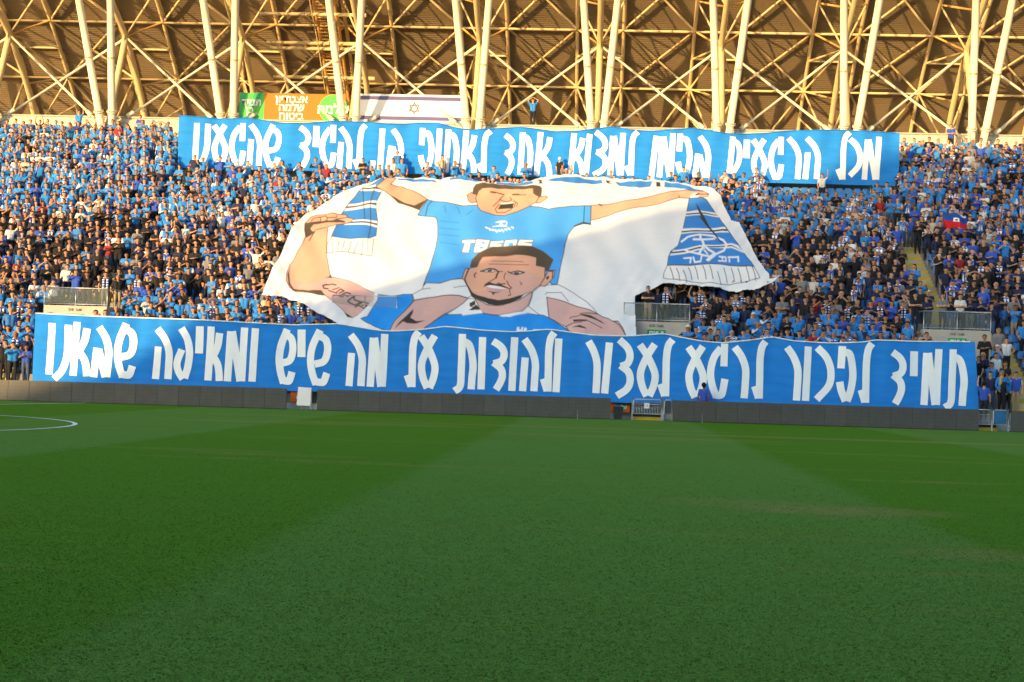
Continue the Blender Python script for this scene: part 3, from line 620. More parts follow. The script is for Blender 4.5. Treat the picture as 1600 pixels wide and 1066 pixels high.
# chest emblem and lettering of the shirt
for p in ([(400, 555), (440, 540), (500, 540), (525, 565), (515, 595), (480, 605)], [(455, 548), (460, 575), (430, 605)], [(460, 575), (490, 605)], [(430, 560), (490, 558)], [(365, 608), (430, 600), (520, 612)]): line(Z5(*p), 1.2, W_)
for a in np.linspace(0, 1, 9):
    x = 285 + 295 * a; y = 622 + 32 * math.sin(math.pi * a); line(Z5((x, y), (x + 14, y + 14 * (1 if int(a * 8) % 2 else 0.4))), 2.2, W_)
both(W_, Z5((20, 765), (172, 763), (166, 800), (112, 802), (90, 902), (8, 902), (42, 802), (10, 797)), 0.5)
both(W_, Z5((178, 760), (335, 755), (322, 795), (300, 862), (235, 902), (140, 902)), 0.5); fill(LB, Z5((235, 790), (280, 788), (276, 804), (230, 806))); fill(LB, Z5((215, 845), (260, 842), (254, 862), (210, 864)))
both(W_, Z5((340, 768), (490, 768), (484, 795), (390, 800), (470, 806), (465, 832), (320, 842)), 0.5); both(W_, Z5((505, 770), (645, 773), (630, 840), (485, 838)), 0.5); fill(LB, Z5((545, 805), (600, 805), (592, 840), (535, 840)))
both(W_, Z5((670, 775), (825, 773), (818, 800), (720, 805), (815, 812), (808, 852), (640, 840)), 0.5)
# boy: right arm and the scarf in his hand
both(SKIN, Z5((1482, 380)) + Z8((0, 236), (150, 190), (330, 155), (440, 145), (560, 152), (605, 185), (595, 205), (440, 206), (345, 206), (160, 280), (60, 300), (0, 304)) + Z5((1478, 530)))
line(Z8((340, 190), (345, 206)), 1.0); line(Z5((1570, 360), (1600, 375)), 1.4)
both(BL, Z8((430, 208), (540, 205), (580, 230), (640, 310), (690, 390), (780, 530), (860, 640), (940, 750), (1000, 820), (820, 812), (500, 800), (240, 800), (250, 730), (270, 680), (335, 630), (380, 480), (410, 340)))
fill(W_, Z8((440, 190), (480, 165), (520, 165), (510, 205), (440, 205))); fill(INK, Z8((480, 178), (515, 165), (520, 180), (490, 190))); line(Z8((510, 170), (600, 185)), 1.2)
fill(W_, Z8((405, 330), (500, 320), (660, 342), (695, 392), (560, 362), (400, 372))); fill(INK, Z8((404, 346), (560, 340), (672, 364), (676, 374), (560, 352), (404, 360)))
fill(W_, Z8((372, 488), (742, 486), (778, 538), (560, 532), (360, 532))); fill(INK, Z8((365, 508), (760, 508), (768, 524), (362, 520)))
fill(W_, Z8((290, 668), (520, 645), (720, 640), (800, 632), (860, 652), (925, 715), (800, 672), (620, 672), (262, 718))); fill(INK, Z8((275, 684), (500, 660), (700, 652), (800, 648), (905, 698), (800, 658), (500, 674), (270, 698)))
both(W_, Z8((238, 804), (500, 802), (820, 814), (1000, 822), (1052, 920), (900, 952), (700, 978), (400, 950), (205, 917), (210, 860)), 0.7)
for x, y in ((265, 820), (320, 830), (380, 850), (425, 820), (480, 812), (550, 815), (610, 820), (680, 870), (735, 840), (800, 830), (860, 832), (930, 824), (985, 824)): line(Z8((x, y), (x + 18, y + 50), (x + 30, y + 115)), 0.8)
for p, w in (([(365, 600), (420, 566), (520, 552), (640, 560), (730, 600), (760, 645), (735, 690), (640, 735)], 2.4), ([(395, 668), (450, 695), (560, 735), (620, 745)], 2.0), ([(470, 592), (540, 598), (650, 585)], 2.6), ([(545, 600), (560, 650), (520, 712)], 3.2), ([(560, 645), (600, 690), (650, 715)], 3.0), ([(560, 690), (590, 725)], 1.6), ([(528, 566), (530, 590)], 3.0)): line(Z8(*p), w, W_)
fill(W_, Z8((575, 770), (640, 715), (668, 735), (600, 785)))
for p in ([(385, 742), (448, 742), (440, 780)], [(468, 740), (480, 778), (530, 778), (540, 740)], [(695, 742), (750, 742), (755, 778), (690, 778)], [(720, 742), (722, 760)], [(775, 742), (860, 742), (862, 780)], [(782, 758), (784, 780)]): line(Z8(*p), 2.0, W_)
fill(INK, Z8((488, 252), (545, 345), (610, 470), (725, 632), (700, 614), (590, 472), (508, 368), (540, 388), (508, 318)))
# man: shoulders, towel, neck, shirt
both(W_, Z4((665, 437), (860, 430), (1000, 388), (1150, 368), (1260, 560), (1212, 592), (1100, 575), (860, 590), (660, 620), (540, 642), (515, 570), (640, 510)), 0.7)
fill(INK, Z4((660, 437), (690, 440), (670, 462), (642, 475))); line(Z4((650, 510), (740, 495)), 0.6); line(Z4((1030, 492), (1190, 458)), 0.6)
both(SKIN2, Z4((540, 645), (700, 610), (900, 585), (1100, 575), (1212, 597), (1150, 660), (1050, 730), (920, 800), (800, 880), (720, 940), (670, 985), (600, 1120), (180, 1120), (230, 1015), (300, 900), (430, 760)))
fill(INK, Z4((528, 740), (520, 800), (488, 862), (560, 897), (680, 885), (560, 928), (450, 932), (400, 912), (288, 1012), (350, 930), (430, 850)))
both(W_, Z4((1212, 600), (1310, 610), (1230, 690), (1390, 790), (1130, 800), (930, 802), (1050, 730), (1150, 660)), 0.6)
fill(INK, Z4((1228, 660), (1300, 640), (1302, 690), (1240, 712))); fill(INK, Z4((1218, 748), (1312, 690), (1370, 752)))
both(W_, Z6((1010, 590), (1100, 505), (1200, 480), (1300, 480)) + Z7((230, 312), (420, 410), (560, 520), (640, 610), (682, 668), (400, 540), (105, 450), (115, 600), (130, 705), (40, 680)) + Z6((960, 765), (1000, 640)), 0.6)
line(Z7((90, 420), (110, 400), (270, 400), (350, 505)), 0.6)
both(SKIN2, Z7((105, 450), (400, 540), (680, 662), (740, 688), (800, 705), (860, 745), (910, 745), (970, 820), (1003, 905), (1003, 960), (500, 960), (360, 862), (320, 800), (130, 710)))
for p in ([(478, 672), (600, 688), (720, 738), (772, 788), (680, 738), (560, 708), (500, 692)], [(400, 730), (560, 738), (550, 756), (412, 757)], [(385, 825), (480, 802), (540, 835), (558, 858), (460, 828)]): fill(INK, Z7(*p))
line(Z7((365, 712), (400, 696), (480, 690))); line(Z7((550, 740), (640, 785), (730, 835))); line(Z7((320, 800), (400, 770), (500, 765))); line(Z7((480, 665), (680, 664))); line(Z7((910, 745), (880, 745), (860, 742))); line(Z7((860, 745), (940, 800), (1003, 905)))
both(DB, Z4((600, 1120), (680, 985), (760, 920), (920, 802)) + Z6((150, 825), (420, 838), (580, 868), (720, 890), (940, 840), (1130, 858), (1250, 920), (1400, 1010)) + Z7((360, 862), (520, 960)))
both(SKIN2, Z6((320, 660), (460, 740), (640, 750), (840, 700), (1005, 585), (990, 650), (950, 760), (880, 830), (720, 865), (580, 865), (415, 835), (380, 790)))
fill(W_, Z6((168, 798), (390, 793), (415, 835), (168, 838))); fill(W_, Z6((600, 870), (720, 864), (930, 822), (945, 840), (740, 897), (650, 890)))
fill(W_, Z6((822, 1003), (850, 1003), (846, 1030), (870, 1030), (874, 1003), (895, 1003), (890, 1052), (815, 1050))); fill(W_, Z6((905, 1005), (940, 1005), (935, 1052), (898, 1050))); fill(W_, Z6((1010, 1018), (1120, 1022), (1110, 1035), (1010, 1034)))
# man: head
both(SKIN, Z6((205, 300), (248, 290), (215, 445), (172, 430), (180, 380))); both(SKIN, Z6((1195, 322), (1272, 320), (1262, 380), (1222, 430), (1152, 502), (1085, 500), (1150, 400)))
fill(INK, Z6((1165, 400), (1195, 375), (1205, 395), (1180, 425))); line(Z6((1200, 330), (1250, 330), (1240, 390)), 1.2)
both(SKIN, Z6((345, 260), (370, 200), (410, 150), (560, 138), (800, 140), (1055, 185), (1050, 275), (1155, 290), (1150, 400), (1090, 500), (1000, 580), (850, 655), (620, 700), (420, 665), (300, 600), (230, 500), (198, 420), (250, 290)))
fill((0.66, 0.37, 0.29), Z6((690, 330), (900, 320), (1120, 420), (1000, 580), (850, 650), (620, 690), (420, 660), (300, 585), (420, 560), (640, 590), (760, 540)))
fill(HAIR, Z6((540, 35), (800, 40), (1000, 45), (1130, 110), (1255, 200), (1200, 320), (1155, 340), (1155, 288), (1050, 275), (1055, 185), (800, 140), (560, 140), (410, 150), (370, 200), (345, 260), (270, 275), (262, 255), (280, 180), (360, 110)))
fill(INK, Z6((205, 470), (260, 560), (350, 612), (480, 672), (600, 690), (740, 670), (905, 628), (860, 680), (740, 735), (600, 748), (480, 735), (380, 690), (285, 630)))
line(Z6((250, 290), (200, 420), (215, 480), (290, 610)), 1.4); line(Z6((335, 335), (310, 360), (322, 390)), 1.2)
fill(W_, Z6((420, 318), (480, 300), (560, 322), (520, 334))); fill(INK, Z6((470, 305), (520, 303), (522, 326), (472, 326))); line(Z6((390, 316), (490, 292), (560, 302), (600, 330)), 1.6); line(Z6((410, 318), (520, 334), (560, 325)), 0.7)
fill(W_, Z6((755, 352), (820, 338), (890, 354), (820, 370))); fill(INK, Z6((785, 340), (845, 340), (845, 366), (790, 366))); line(Z6((715, 325), (730, 340), (830, 325), (910, 356), (820, 372), (750, 352)), 1.3)
line(Z6((600, 330), (582, 370), (570, 412)), 2.2); line(Z6((600, 330), (650, 326)), 0.7); line(Z6((570, 412), (500, 455), (440, 490)), 1.0); line(Z6((685, 345), (668, 390), (670, 430)), 0.8); line(Z6((590, 480), (640, 490), (680, 480)), 1.0)
fill(INK, Z6((418, 525), (440, 490), (495, 462), (545, 488), (620, 490), (735, 535), (740, 548), (640, 520), (500, 502), (450, 508)))
fill((0.60, 0.33, 0.33), Z6((440, 515), (520, 540), (690, 550), (630, 580), (530, 585), (465, 552))); fill(W_, Z6((458, 511), (500, 504), (640, 527), (700, 544), (620, 549), (520, 540)))
fill(INK, Z6((455, 565), (540, 592), (640, 585), (560, 604), (535, 634), (520, 598)))
line(Z6((700, 450), (720, 490), (755, 530), (735, 550)), 1.1); line(Z6((730, 560), (745, 632), (715, 636)), 0.9); line(Z6((855, 458), (880, 485), (860, 500)), 0.7)
for y, xa, xb in ((202, 520, 890), (240, 490, 960)): line(Z6((xa, y), ((xa + xb) / 2, y + 4), (xb, y + 30)), 0.5)

def inside(px, py, poly):
    p = np.asarray(poly, float); r = np.zeros(px.shape, bool); j = len(p) - 1
    for i in range(len(p)):
        xi, yi = p[i]; xj, yj = p[j]
        if yi != yj:
            c = ((yi > py) != (yj > py)) & (px < (xj - xi) * (py - yi) / (yj - yi) + xi); r ^= c
        j = i
    return r
GX0, GX1, GY0, GY1, STEP = 406, 1218, 271, 532, 1.0
gx = np.arange(GX0, GX1 + 0.1, STEP); gy = np.arange(GY0, GY1 + 0.1, STEP); nx, ny = len(gx), len(gy)
PXg, PYg = np.meshgrid(gx, gy)
col = np.ones((ny, nx, 3)) * W_
for kind, c, pts, w in ART:
    p = np.array(pts); pad = 2 + w
    i0 = max(0, int((p[:, 0].min() - pad - GX0) / STEP)); i1 = min(nx, int((p[:, 0].max() + pad - GX0) / STEP) + 2)
    j0 = max(0, int((p[:, 1].min() - pad - GY0) / STEP)); j1 = min(ny, int((p[:, 1].max() + pad - GY0) / STEP) + 2)
    if i1 <= i0 or j1 <= j0: continue
    X_, Y_ = PXg[j0:j1, i0:i1], PYg[j0:j1, i0:i1]; cov = np.zeros(X_.shape)
    if kind == 'f':
        for ox in (-0.375, -0.125, 0.125, 0.375):
            for oy in (-0.375, -0.125, 0.125, 0.375): cov += inside(X_ + ox * STEP, Y_ + oy * STEP, p)
        cov /= 16
    else:
        dmin = np.full(X_.shape, 1e9)
        for a, b in zip(p[:-1], p[1:]):
            d = b - a; t = np.clip(((X_ - a[0]) * d[0] + (Y_ - a[1]) * d[1]) / max(d @ d, 1e-9), 0, 1)
            dmin = np.minimum(dmin, np.hypot(X_ - a[0] - t * d[0], Y_ - a[1] - t * d[1]))
        cov = np.clip(w / 2 + 0.72 - dmin, 0, 1) * min(1, 0.6 + w * 0.4)
    col[j0:j1, i0:i1] = col[j0:j1, i0:i1] * (1 - cov[..., None]) + np.array(c) * cov[..., None]
SL = ROW_R / ROW_D
SH_OFF = 2.02
sh_n = np.array((0, -SL, 1.0)); sh_c = ROW0_Z - SL * ROW0_Y + SH_OFF
def sheet_pt(px, py): return on_plane(px, py, sh_n, sh_c)
Wd = sheet_pt(PXg, PYg)
wob = 0.06 * np.sin(PXg * 0.045 + PYg * 0.02) + 0.05 * np.sin(PXg * 0.021 - PYg * 0.06 + 1) + 0.035 * np.sin(PXg * 0.11 + 2 * np.sin(PYg * 0.04)) + 0.018 * np.sin(PYg * 0.23 + PXg * 0.05)
# stronger tension folds towards the free edges
ed = np.full(PXg.shape, 1e9); po = np.array(OUT)
for a, b in zip(po, np.roll(po, -1, 0)):
    d = b - a; t = np.clip(((PXg - a[0]) * d[0] + (PYg - a[1]) * d[1]) / max(d @ d, 1e-9), 0, 1)
    ed = np.minimum(ed, np.hypot(PXg - a[0] - t * d[0], PYg - a[1] - t * d[1]))
fr = np.exp(-ed / 22.0)
wob += fr * (0.035 * np.sin(PXg * 0.16 - PYg * 0.13) + 0.022 * np.sin(PXg * 0.31 + PYg * 0.22))
Wd[..., 2] += wob * 0.7; Wd[..., 1] += wob * -0.4
ins = inside(PXg, PYg, OUT)
cell = ins[:-1, :-1] & ins[1:, :-1] & ins[:-1, 1:] & ins[1:, 1:]
jj, ii = np.nonzero(cell); q = jj * nx + ii
Fq = np.stack([q, q + nx, q + nx + 1, q + 1], 1)
used = np.unique(Fq); remap = np.full(nx * ny, -1); remap[used] = np.arange(len(used))
sheet_me = np_mesh('tifo_sheet', Wd.reshape(-1, 3)[used], remap[Fq], [attr_mat('painted_sheet_cloth', 0.85, grain=0.06, gscale=2.5, spec=0.1)], True)
ca = sheet_me.color_attributes.new('col', 'FLOAT_COLOR', 'POINT')
ca.data.foreach_set('color', np.c_[col.reshape(-1, 3)[used], np.ones(len(used))].astype(np.float32).ravel())
link(bpy.data.objects.new('tifo_sheet', sheet_me), None, 'huge white sheet painted with a shouting boy on a bearded man, spread over the crowd', 'tifo sheet')

# ------------------------------------------------------------------ pitch-side boards
BY = 67.6
def bx_(px, py=632): return float(on_Y(px, py, BY)[0])
def led_mat(name, c):
    m = mat(name, c, 0.5, 0.12, 2.5, spec=0.25); nt = m.node_tree; b = nt.nodes['Principled BSDF']
    tc = nt.nodes.new('ShaderNodeTexCoord'); br = nt.nodes.new('ShaderNodeTexBrick'); br.inputs['Scale'].default_value = 1.0
    br.inputs['Brick Width'].default_value = 0.32; br.inputs['Row Height'].default_value = 0.16; br.inputs['Mortar Size'].default_value = 0.006; br.offset = 0
    mp = nt.nodes.new('ShaderNodeMapping'); mp.inputs['Rotation'].default_value = (R(90), 0, 0)
    nt.links.new(tc.outputs['Object'], mp.inputs[0]); nt.links.new(mp.outputs[0], br.inputs['Vector'])
    mx = nt.nodes.new('ShaderNodeMix'); mx.data_type = 'RGBA'; mx.blend_type = 'MULTIPLY'; mx.inputs[0].default_value = 0.5
    src = b.inputs['Base Color'].links[0].from_socket
    br.inputs['Color1'].default_value = (0.9, 0.9, 0.9, 1); br.inputs['Color2'].default_value = (1, 1, 1, 1); br.inputs['Mortar'].default_value = (0.5, 0.5, 0.5, 1)
    nt.links.new(src, mx.inputs[6]); nt.links.new(br.outputs[0], mx.inputs[7]); nt.links.new(mx.outputs[2], b.inputs['Base Color'])
    return m
LEDM = [led_mat('led_panel_dark', (0.084, 0.086, 0.083)), led_mat('led_panel_mid', (0.088, 0.090, 0.087)), led_mat('led_panel_pale', (0.097, 0.098, 0.094))]
runs = [(-38.0, bx_(447), 'dark grey switched-off LED board running left of the white panel gap'), (bx_(495), bx_(954), 'dark grey switched-off LED board between the white panel and the gate gap'),
        (bx_(1051), bx_(1530), 'dark grey switched-off LED board right of the barred gate, under the banner'), (bx_(1581), bx_(1581) + 9, 'dark grey switched-off LED board at the right edge, beside the blue gate')]
led_me = {}
for xa, xb, lab in runs:
    root = empty('led_board', (xa, BY, 0), label=lab, cat='LED board', group='LED boards along the far touchline')
    npn = max(1, round((xb - xa) / 0.96)); w = (xb - xa) / npn
    for i in range(npn):
        t = random.choice((0, 0, 1, 1, 1, 2))
        o = boxes('led_panel', [(0.003, w - 0.003, 0, 0.11, 0.02, 0.925 + random.uniform(-0.004, 0.004))], LEDM[t], root, bevel=0.006); o.location = (i * w, random.uniform(-0.006, 0.006), 0)
    boxes('foot_rail', [(0.0, xb - xa, 0.02, 0.4, 0.0, 0.018)], M_DARK, root)
# gap with the white panel
x0, x1 = bx_(447), bx_(495)
def place(o, loc, rz=0.0, rx=0.0): o.location = loc; o.rotation_euler = (rx, 0, rz); return o
ab = empty('white_panel', (bx_(474), BY - 0.05, 0), label='tall blank white panel propped on a grey stand in the left board gap', cat='panel')
pn = boxes('panel_face', [(-0.30, 0.30, -0.02, 0.02, 0.18, 1.0)], M_WHITEB, ab, bevel=0.008); pn.rotation_euler = (R(-6), R(2.0), 0)
tubes('prop', [([(0.33, 0.05, 0.02), (0.36, 0.05, 0.9)], 0.025), ([(0.26, 0.4, 0.02), (0.34, 0.06, 0.9)], 0.02), ([(-0.1, 0.1, 0.0), (-0.1, 0.1, 0.3)], 0.015)], M_STEEL, ab, 8)
def ad_board(xa, xb, lab, y=68.45, z0=0.30, z1=0.80, bit=True):
    a = empty('ad_board', ((xa + xb) / 2, y, 0), label=lab, cat='advertising board', group='orange boards behind the gaps'); w = xb - xa
    boxes('board_face', [(-w / 2, w / 2, 0, 0.04, z0, z1)], M_ORANGE, a, bevel=0.005)
    if bit:
        bm = bmesh.new(); bmesh.ops.create_circle(bm, cap_ends=True, segments=28, radius=0.24); me = bpy.data.meshes.new('green_disc'); bm.to_mesh(me); bm.free(); me.materials.append(M_GREEN)
        d = bpy.data.objects.new('green_disc', me); d.rotation_euler = (R(90), 0, 0); d.location = (w * 0.05, -0.004, (z0 + z1) / 2 + 0.03); link(d, a)
        text_obj('lettering', 'המלש', 0.2, M_SIGNW, (w * 0.05, -0.012, (z0 + z1) / 2 - 0.02), a, bold=0.008)
    return a
ad_board(x0 + 0.02, x1 - 0.45, 'orange advertising board behind the white panel in the left gap')
ad_board(bx_(954), bx_(985), 'orange advertising board with green disc behind the black bin')
def gate(xa, xb, name, lab, bars=0, cloth=None, z0=0.28, z1=0.92, y=67.95):
    g = empty(name, (xa, y, 0), label=lab, cat='gate', group='steel gates in the board gaps'); w = xb - xa; r_ = 0.06
    pts = [(0, 0, z0), (0, 0, z1 - r_), (r_, 0, z1), (w - r_, 0, z1), (w, 0, z1 - r_), (w, 0, z0), (0, 0, z0)]
    tubes('gate_frame', [(pts, 0.022)], M_STEEL, g, 8)
    for i in range(bars): tubes('bar', [([((i + 1) * w / (bars + 1), 0, z0), ((i + 1) * w / (bars + 1), 0, z1)], 0.012)], M_STEEL, g, 6)
    if bars: tubes('mid_rail', [([(0, 0, (z0 + z1) / 2 + 0.1), (w, 0, (z0 + z1) / 2 + 0.1)], 0.014)], M_STEEL, g, 6)
    for xx in (-0.05, w + 0.05): tubes('gate_post', [([(xx, 0.03, 0), (xx, 0.03, z1 + 0.06)], 0.028)], M_STEEL, g, 8)
    if cloth: boxes('cloth_panel', [(0.04, w - 0.04, 0.012, 0.03, z0 + 0.05, z1 - 0.03)], cloth, g)
    return g
M_BCLOTH = mat('blue_cloth_panel', (0.03, 0.16, 0.36), 0.85, 0.3, 4)
gate(bx_(990), bx_(1033), 'barred_gate', 'barred steel gate with a white notice in the middle board gap', 16)
gate(bx_(1039), bx_(1050), 'side_gate', 'narrow steel side gate right of the barred gate', 0, mat('dark_grey_cloth', (0.06, 0.08, 0.09), 0.8))
gate(bx_(1531), bx_(1552), 'small_gate', 'open steel gate beside the right end of the lower banner', 10)
gate(bx_(1556), bx_(1578), 'blue_gate', 'steel gate filled with blue cloth at the right board gap', 0, M_BCLOTH)
nt_ = empty('notice', (bx_(1011), 67.91, 0.0), label='small white paper notice tied to the barred gate', cat='notice')
boxes('paper', [(-0.11, 0.11, 0, 0.008, 0.52, 0.76)], M_WHITEB, nt_); text_obj('print', '12', 0.12, M_TXT, (0, -0.006, 0.64), nt_)
def trash_bin(x, y, lab):
    b = empty('trash_bin', (x, y, 0), label=lab, cat='bin'); V = []; Fc = []
    for z, w in ((0.0, 0.17), (0.50, 0.22), (0.52, 0.235), (0.56, 0.235)): V += [(-w, -w, z), (w, -w, z), (w, w, z), (-w, w, z)]
    for l in (0, 4, 8): Fc += [(l + a, l + (a + 1) % 4, l + 4 + (a + 1) % 4, l + 4 + a) for a in range(4)]
    Fc += [(3, 2, 1, 0)]; mesh_obj('bin_body', V, Fc, M_BIN, b)
    mesh_obj('lid', [(-0.24, -0.24, 0.562), (0.24, -0.24, 0.562), (0.24, 0.24, 0.562), (-0.24, 0.24, 0.562), (0, 0, 0.62)], [(0, 1, 4), (1, 2, 4), (2, 3, 4), (3, 0, 4)], M_BIN, b)
trash_bin(bx_(966), 67.8, 'black plastic bin in front of the orange board with green disc')
for xx in (bx_(1011), bx_(1541)):
    for j in range(3):
        o = boxes('front_step', [(xx - 0.65, xx + 0.65, 68.2 + 0.2 * j, 68.4 + 0.2 * j - 0.002, 0.0, 0.14 + 0.2 * j)], M_YEL if j == 0 else M_BIN, stand)
for k, px in enumerate((903, 1097)):
    po_ = empty('corner_pole', (bx_(px), 67.3, 0), label=('thin white marker post in front of the boards, left of the bin', 'thin white marker post in front of the boards, right of the gates')[k], cat='post')
    tubes('pole', [([(0, 0, 0), (0, 0, 0.40)], 0.006)], M_STEEL, po_, 6); tubes('pole_base', [([(0, 0, 0), (0, 0, 0.02)], 0.02)], M_WHITEB, po_, 8)

# ------------------------------------------------------------------ signs under the roof
SY = 99.75
def sgn(px, py): p = on_Y(px, py, SY); return float(p[0]), float(p[2])
xa, za = sgn(373, 190); xb, zb = sgn(541, 148); w = xb - xa; h = zb - za
sg = empty('billboard', (xa, SY, za), label='orange and green billboard with white Hebrew words on top of the wall', cat='billboard')
boxes('board_face', [(0, w, 0, 0.08, 0, h)], M_AMBER, sg, bevel=0.01)
gw = w * 0.235
boxes('green_field', [(0, gw, -0.012, -0.002, 0, h)], M_LGREEN, sg)
def flat(name, pts, m, parent, y): return mesh_obj(name, [(a, y, b) for a, b in pts], [tuple(range(len(pts)))], m, parent)
flat('leaf_stripe', [(0, 0), (gw * 0.35, 0.0), (gw * 0.1, h * 0.3), (gw * 0.3, h), (0, h)], M_GREEN, sg, -0.016)
flat('leaf_stripe', [(gw * 0.42, h * 0.45), (gw * 0.6, h), (gw * 0.92, h), (gw * 0.6, h * 0.5)], M_GREEN, sg, -0.016)
flat('orange_stroke', [(gw * 0.35, h * 0.2), (gw * 0.65, h * 0.3), (gw * 0.85, h * 0.55), (gw * 0.6, h * 0.18)], M_AMBER, sg, -0.02)
text_obj('lettering', 'דימת', h * 0.33, M_SIGNW, (gw * 0.5, -0.026, h * 0.66), sg, bold=0.02); text_obj('lettering', 'ןכ', h * 0.33, M_SIGNW, (gw * 0.42, -0.026, h * 0.40), sg, bold=0.02)
for i, wd in enumerate(('ןוידטצא', 'המלש', 'חוטיב')): text_obj('lettering', wd, h * 0.36, M_SIGNW, (w * 0.49, -0.012, h * (0.80 - 0.29 * i)), sg, bold=0.018)
bm = bmesh.new(); bmesh.ops.create_circle(bm, cap_ends=True, segments=40, radius=h * 0.49); me = bpy.data.meshes.new('green_disc'); bm.to_mesh(me); bm.free(); me.materials.append(M_LGREEN)
d = bpy.data.objects.new('green_disc', me); d.rotation_euler = (R(90), 0, 0); d.location = (w * 0.88, -0.006, h * 0.5); link(d, sg)
text_obj('lettering', 'המלש', h * 0.44, M_SIGNW, (w * 0.88, -0.014, h * 0.47), sg, bold=0.02)
xa, za = sgn(561, 192); xb, zb = sgn(727, 149.5); w = xb - xa; h = zb - za
fg = empty('flag_board', (xa, SY + 0.02, za), label='long white flag board with two faded blue stripes and a six-pointed star', cat='flag')
boxes('flag_face', [(0, w, 0, 0.05, 0, h)], M_SIGNW, fg, bevel=0.008)
for z0, z1 in ((0.12, 0.25), (0.80, 0.93)): boxes('stripe', [(0.01, w - 0.01, -0.01, -0.002, h * z0, h * z1)], M_FLAGB, fg)
for s_ in (1, -1):
    tri = [(w * 0.52 + h * 0.19 * math.sin(a), h * 0.53 + s_ * h * 0.19 * math.cos(a)) for a in (0, 2 * math.pi / 3, 4 * math.pi / 3, 0)]
    mesh_obj('star_triangle', [], [], M_STAR, fg).data = tubes('tmp', [([(a, -0.012 - 0.004 * s_, b) for a, b in tri[i:i + 2]], 0.032) for i in range(3)], M_STAR, fg, 6).data
for o in [o for o in bpy.data.objects if o.name.startswith('tmp')]: bpy.data.objects.remove(o)

# ------------------------------------------------------------------ spectators
def capsule_vf(p0, r0, p1, r1, sides=10, flat_=1.0):
    p0, p1 = Vector(p0), Vector(p1); t = (p1 - p0); L0 = t.length; t = t.normalized() if L0 > 1e-6 else Vector((0, 0, 1))
    ref = Vector((1, 0, 0)) if abs(t.x) < 0.8 else Vector((0, 1, 0)); a = t.cross(ref).normalized(); b = t.cross(a)
    rings = [(-r0 * math.sin(x), r0 * math.cos(x)) for x in (1.35, 0.9, 0.45, 0)] + [(L0 + r1 * math.sin(x), r1 * math.cos(x)) for x in (0, 0.45, 0.9, 1.35)]
    V, Fc = [], []
    for h_, rr in rings:
        for s in range(sides):
            an = 2 * math.pi * s / sides; V.append(p0 + t * h_ + a * (rr * math.cos(an)) + b * (rr * math.sin(an)))
    for i in range(len(rings) - 1):
        for s in range(sides): Fc.append((i * sides + s, i * sides + (s + 1) % sides, (i + 1) * sides + (s + 1) % sides, (i + 1) * sides + s))
    Fc += [tuple(range(sides))[::-1], tuple(range((len(rings) - 1) * sides, len(rings) * sides))]
    return V, Fc
ZN = ['skin', 'hair', 'shirt', 'sleeve', 'trousers', 'shoe', 'scarf']
ARMS = {  # elbow, hand for the left side (x<0) then the right side
 'arms_down': (((-.27, .03, 1.12), (-.25, -.08, .87)), ((.27, .03, 1.12), (.25, -.08, .87))),
 'clapping': (((-.28, -.10, 1.16), (-.03, -.34, 1.27)), ((.28, -.10, 1.16), (.04, -.34, 1.29))),
 'clapping_high': (((-.27, -.18, 1.27), (-.03, -.34, 1.52)), ((.27, -.18, 1.27), (.04, -.34, 1.54))),
 'arms_crossed': (((-.28, -.08, 1.15), (.10, -.22, 1.19)), ((.28, -.08, 1.15), (-.10, -.20, 1.15))),
 'hand_to_face': (((-.27, .03, 1.12), (-.2, -.12, .9)), ((.26, -.16, 1.2), (.09, -.22, 1.56))),
 'arms_raised': (((-.30, -.05, 1.62), (-.20, -.12, 1.92)), ((.30, -.05, 1.62), (.22, -.12, 1.94))),
 'one_arm_up': (((-.27, .03, 1.12), (-.24, -.1, .88)), ((.31, -.05, 1.60), (.30, -.12, 1.92))),
 'reaching_right': (((.10, -.22, 1.36), (.42, -.30, 1.46)), ((.44, -.05, 1.45), (.72, -.1, 1.55))),
 'hands_on_hips': (((-.38, .06, 1.18), (-.19, -.04, 1.0)), ((.38, .06, 1.18), (.19, -.04, 1.0))),
 'hands_on_head': (((-.34, -.06, 1.66), (-.09, -.12, 1.79)), ((.34, -.06, 1.66), (.09, -.12, 1.79))),
}
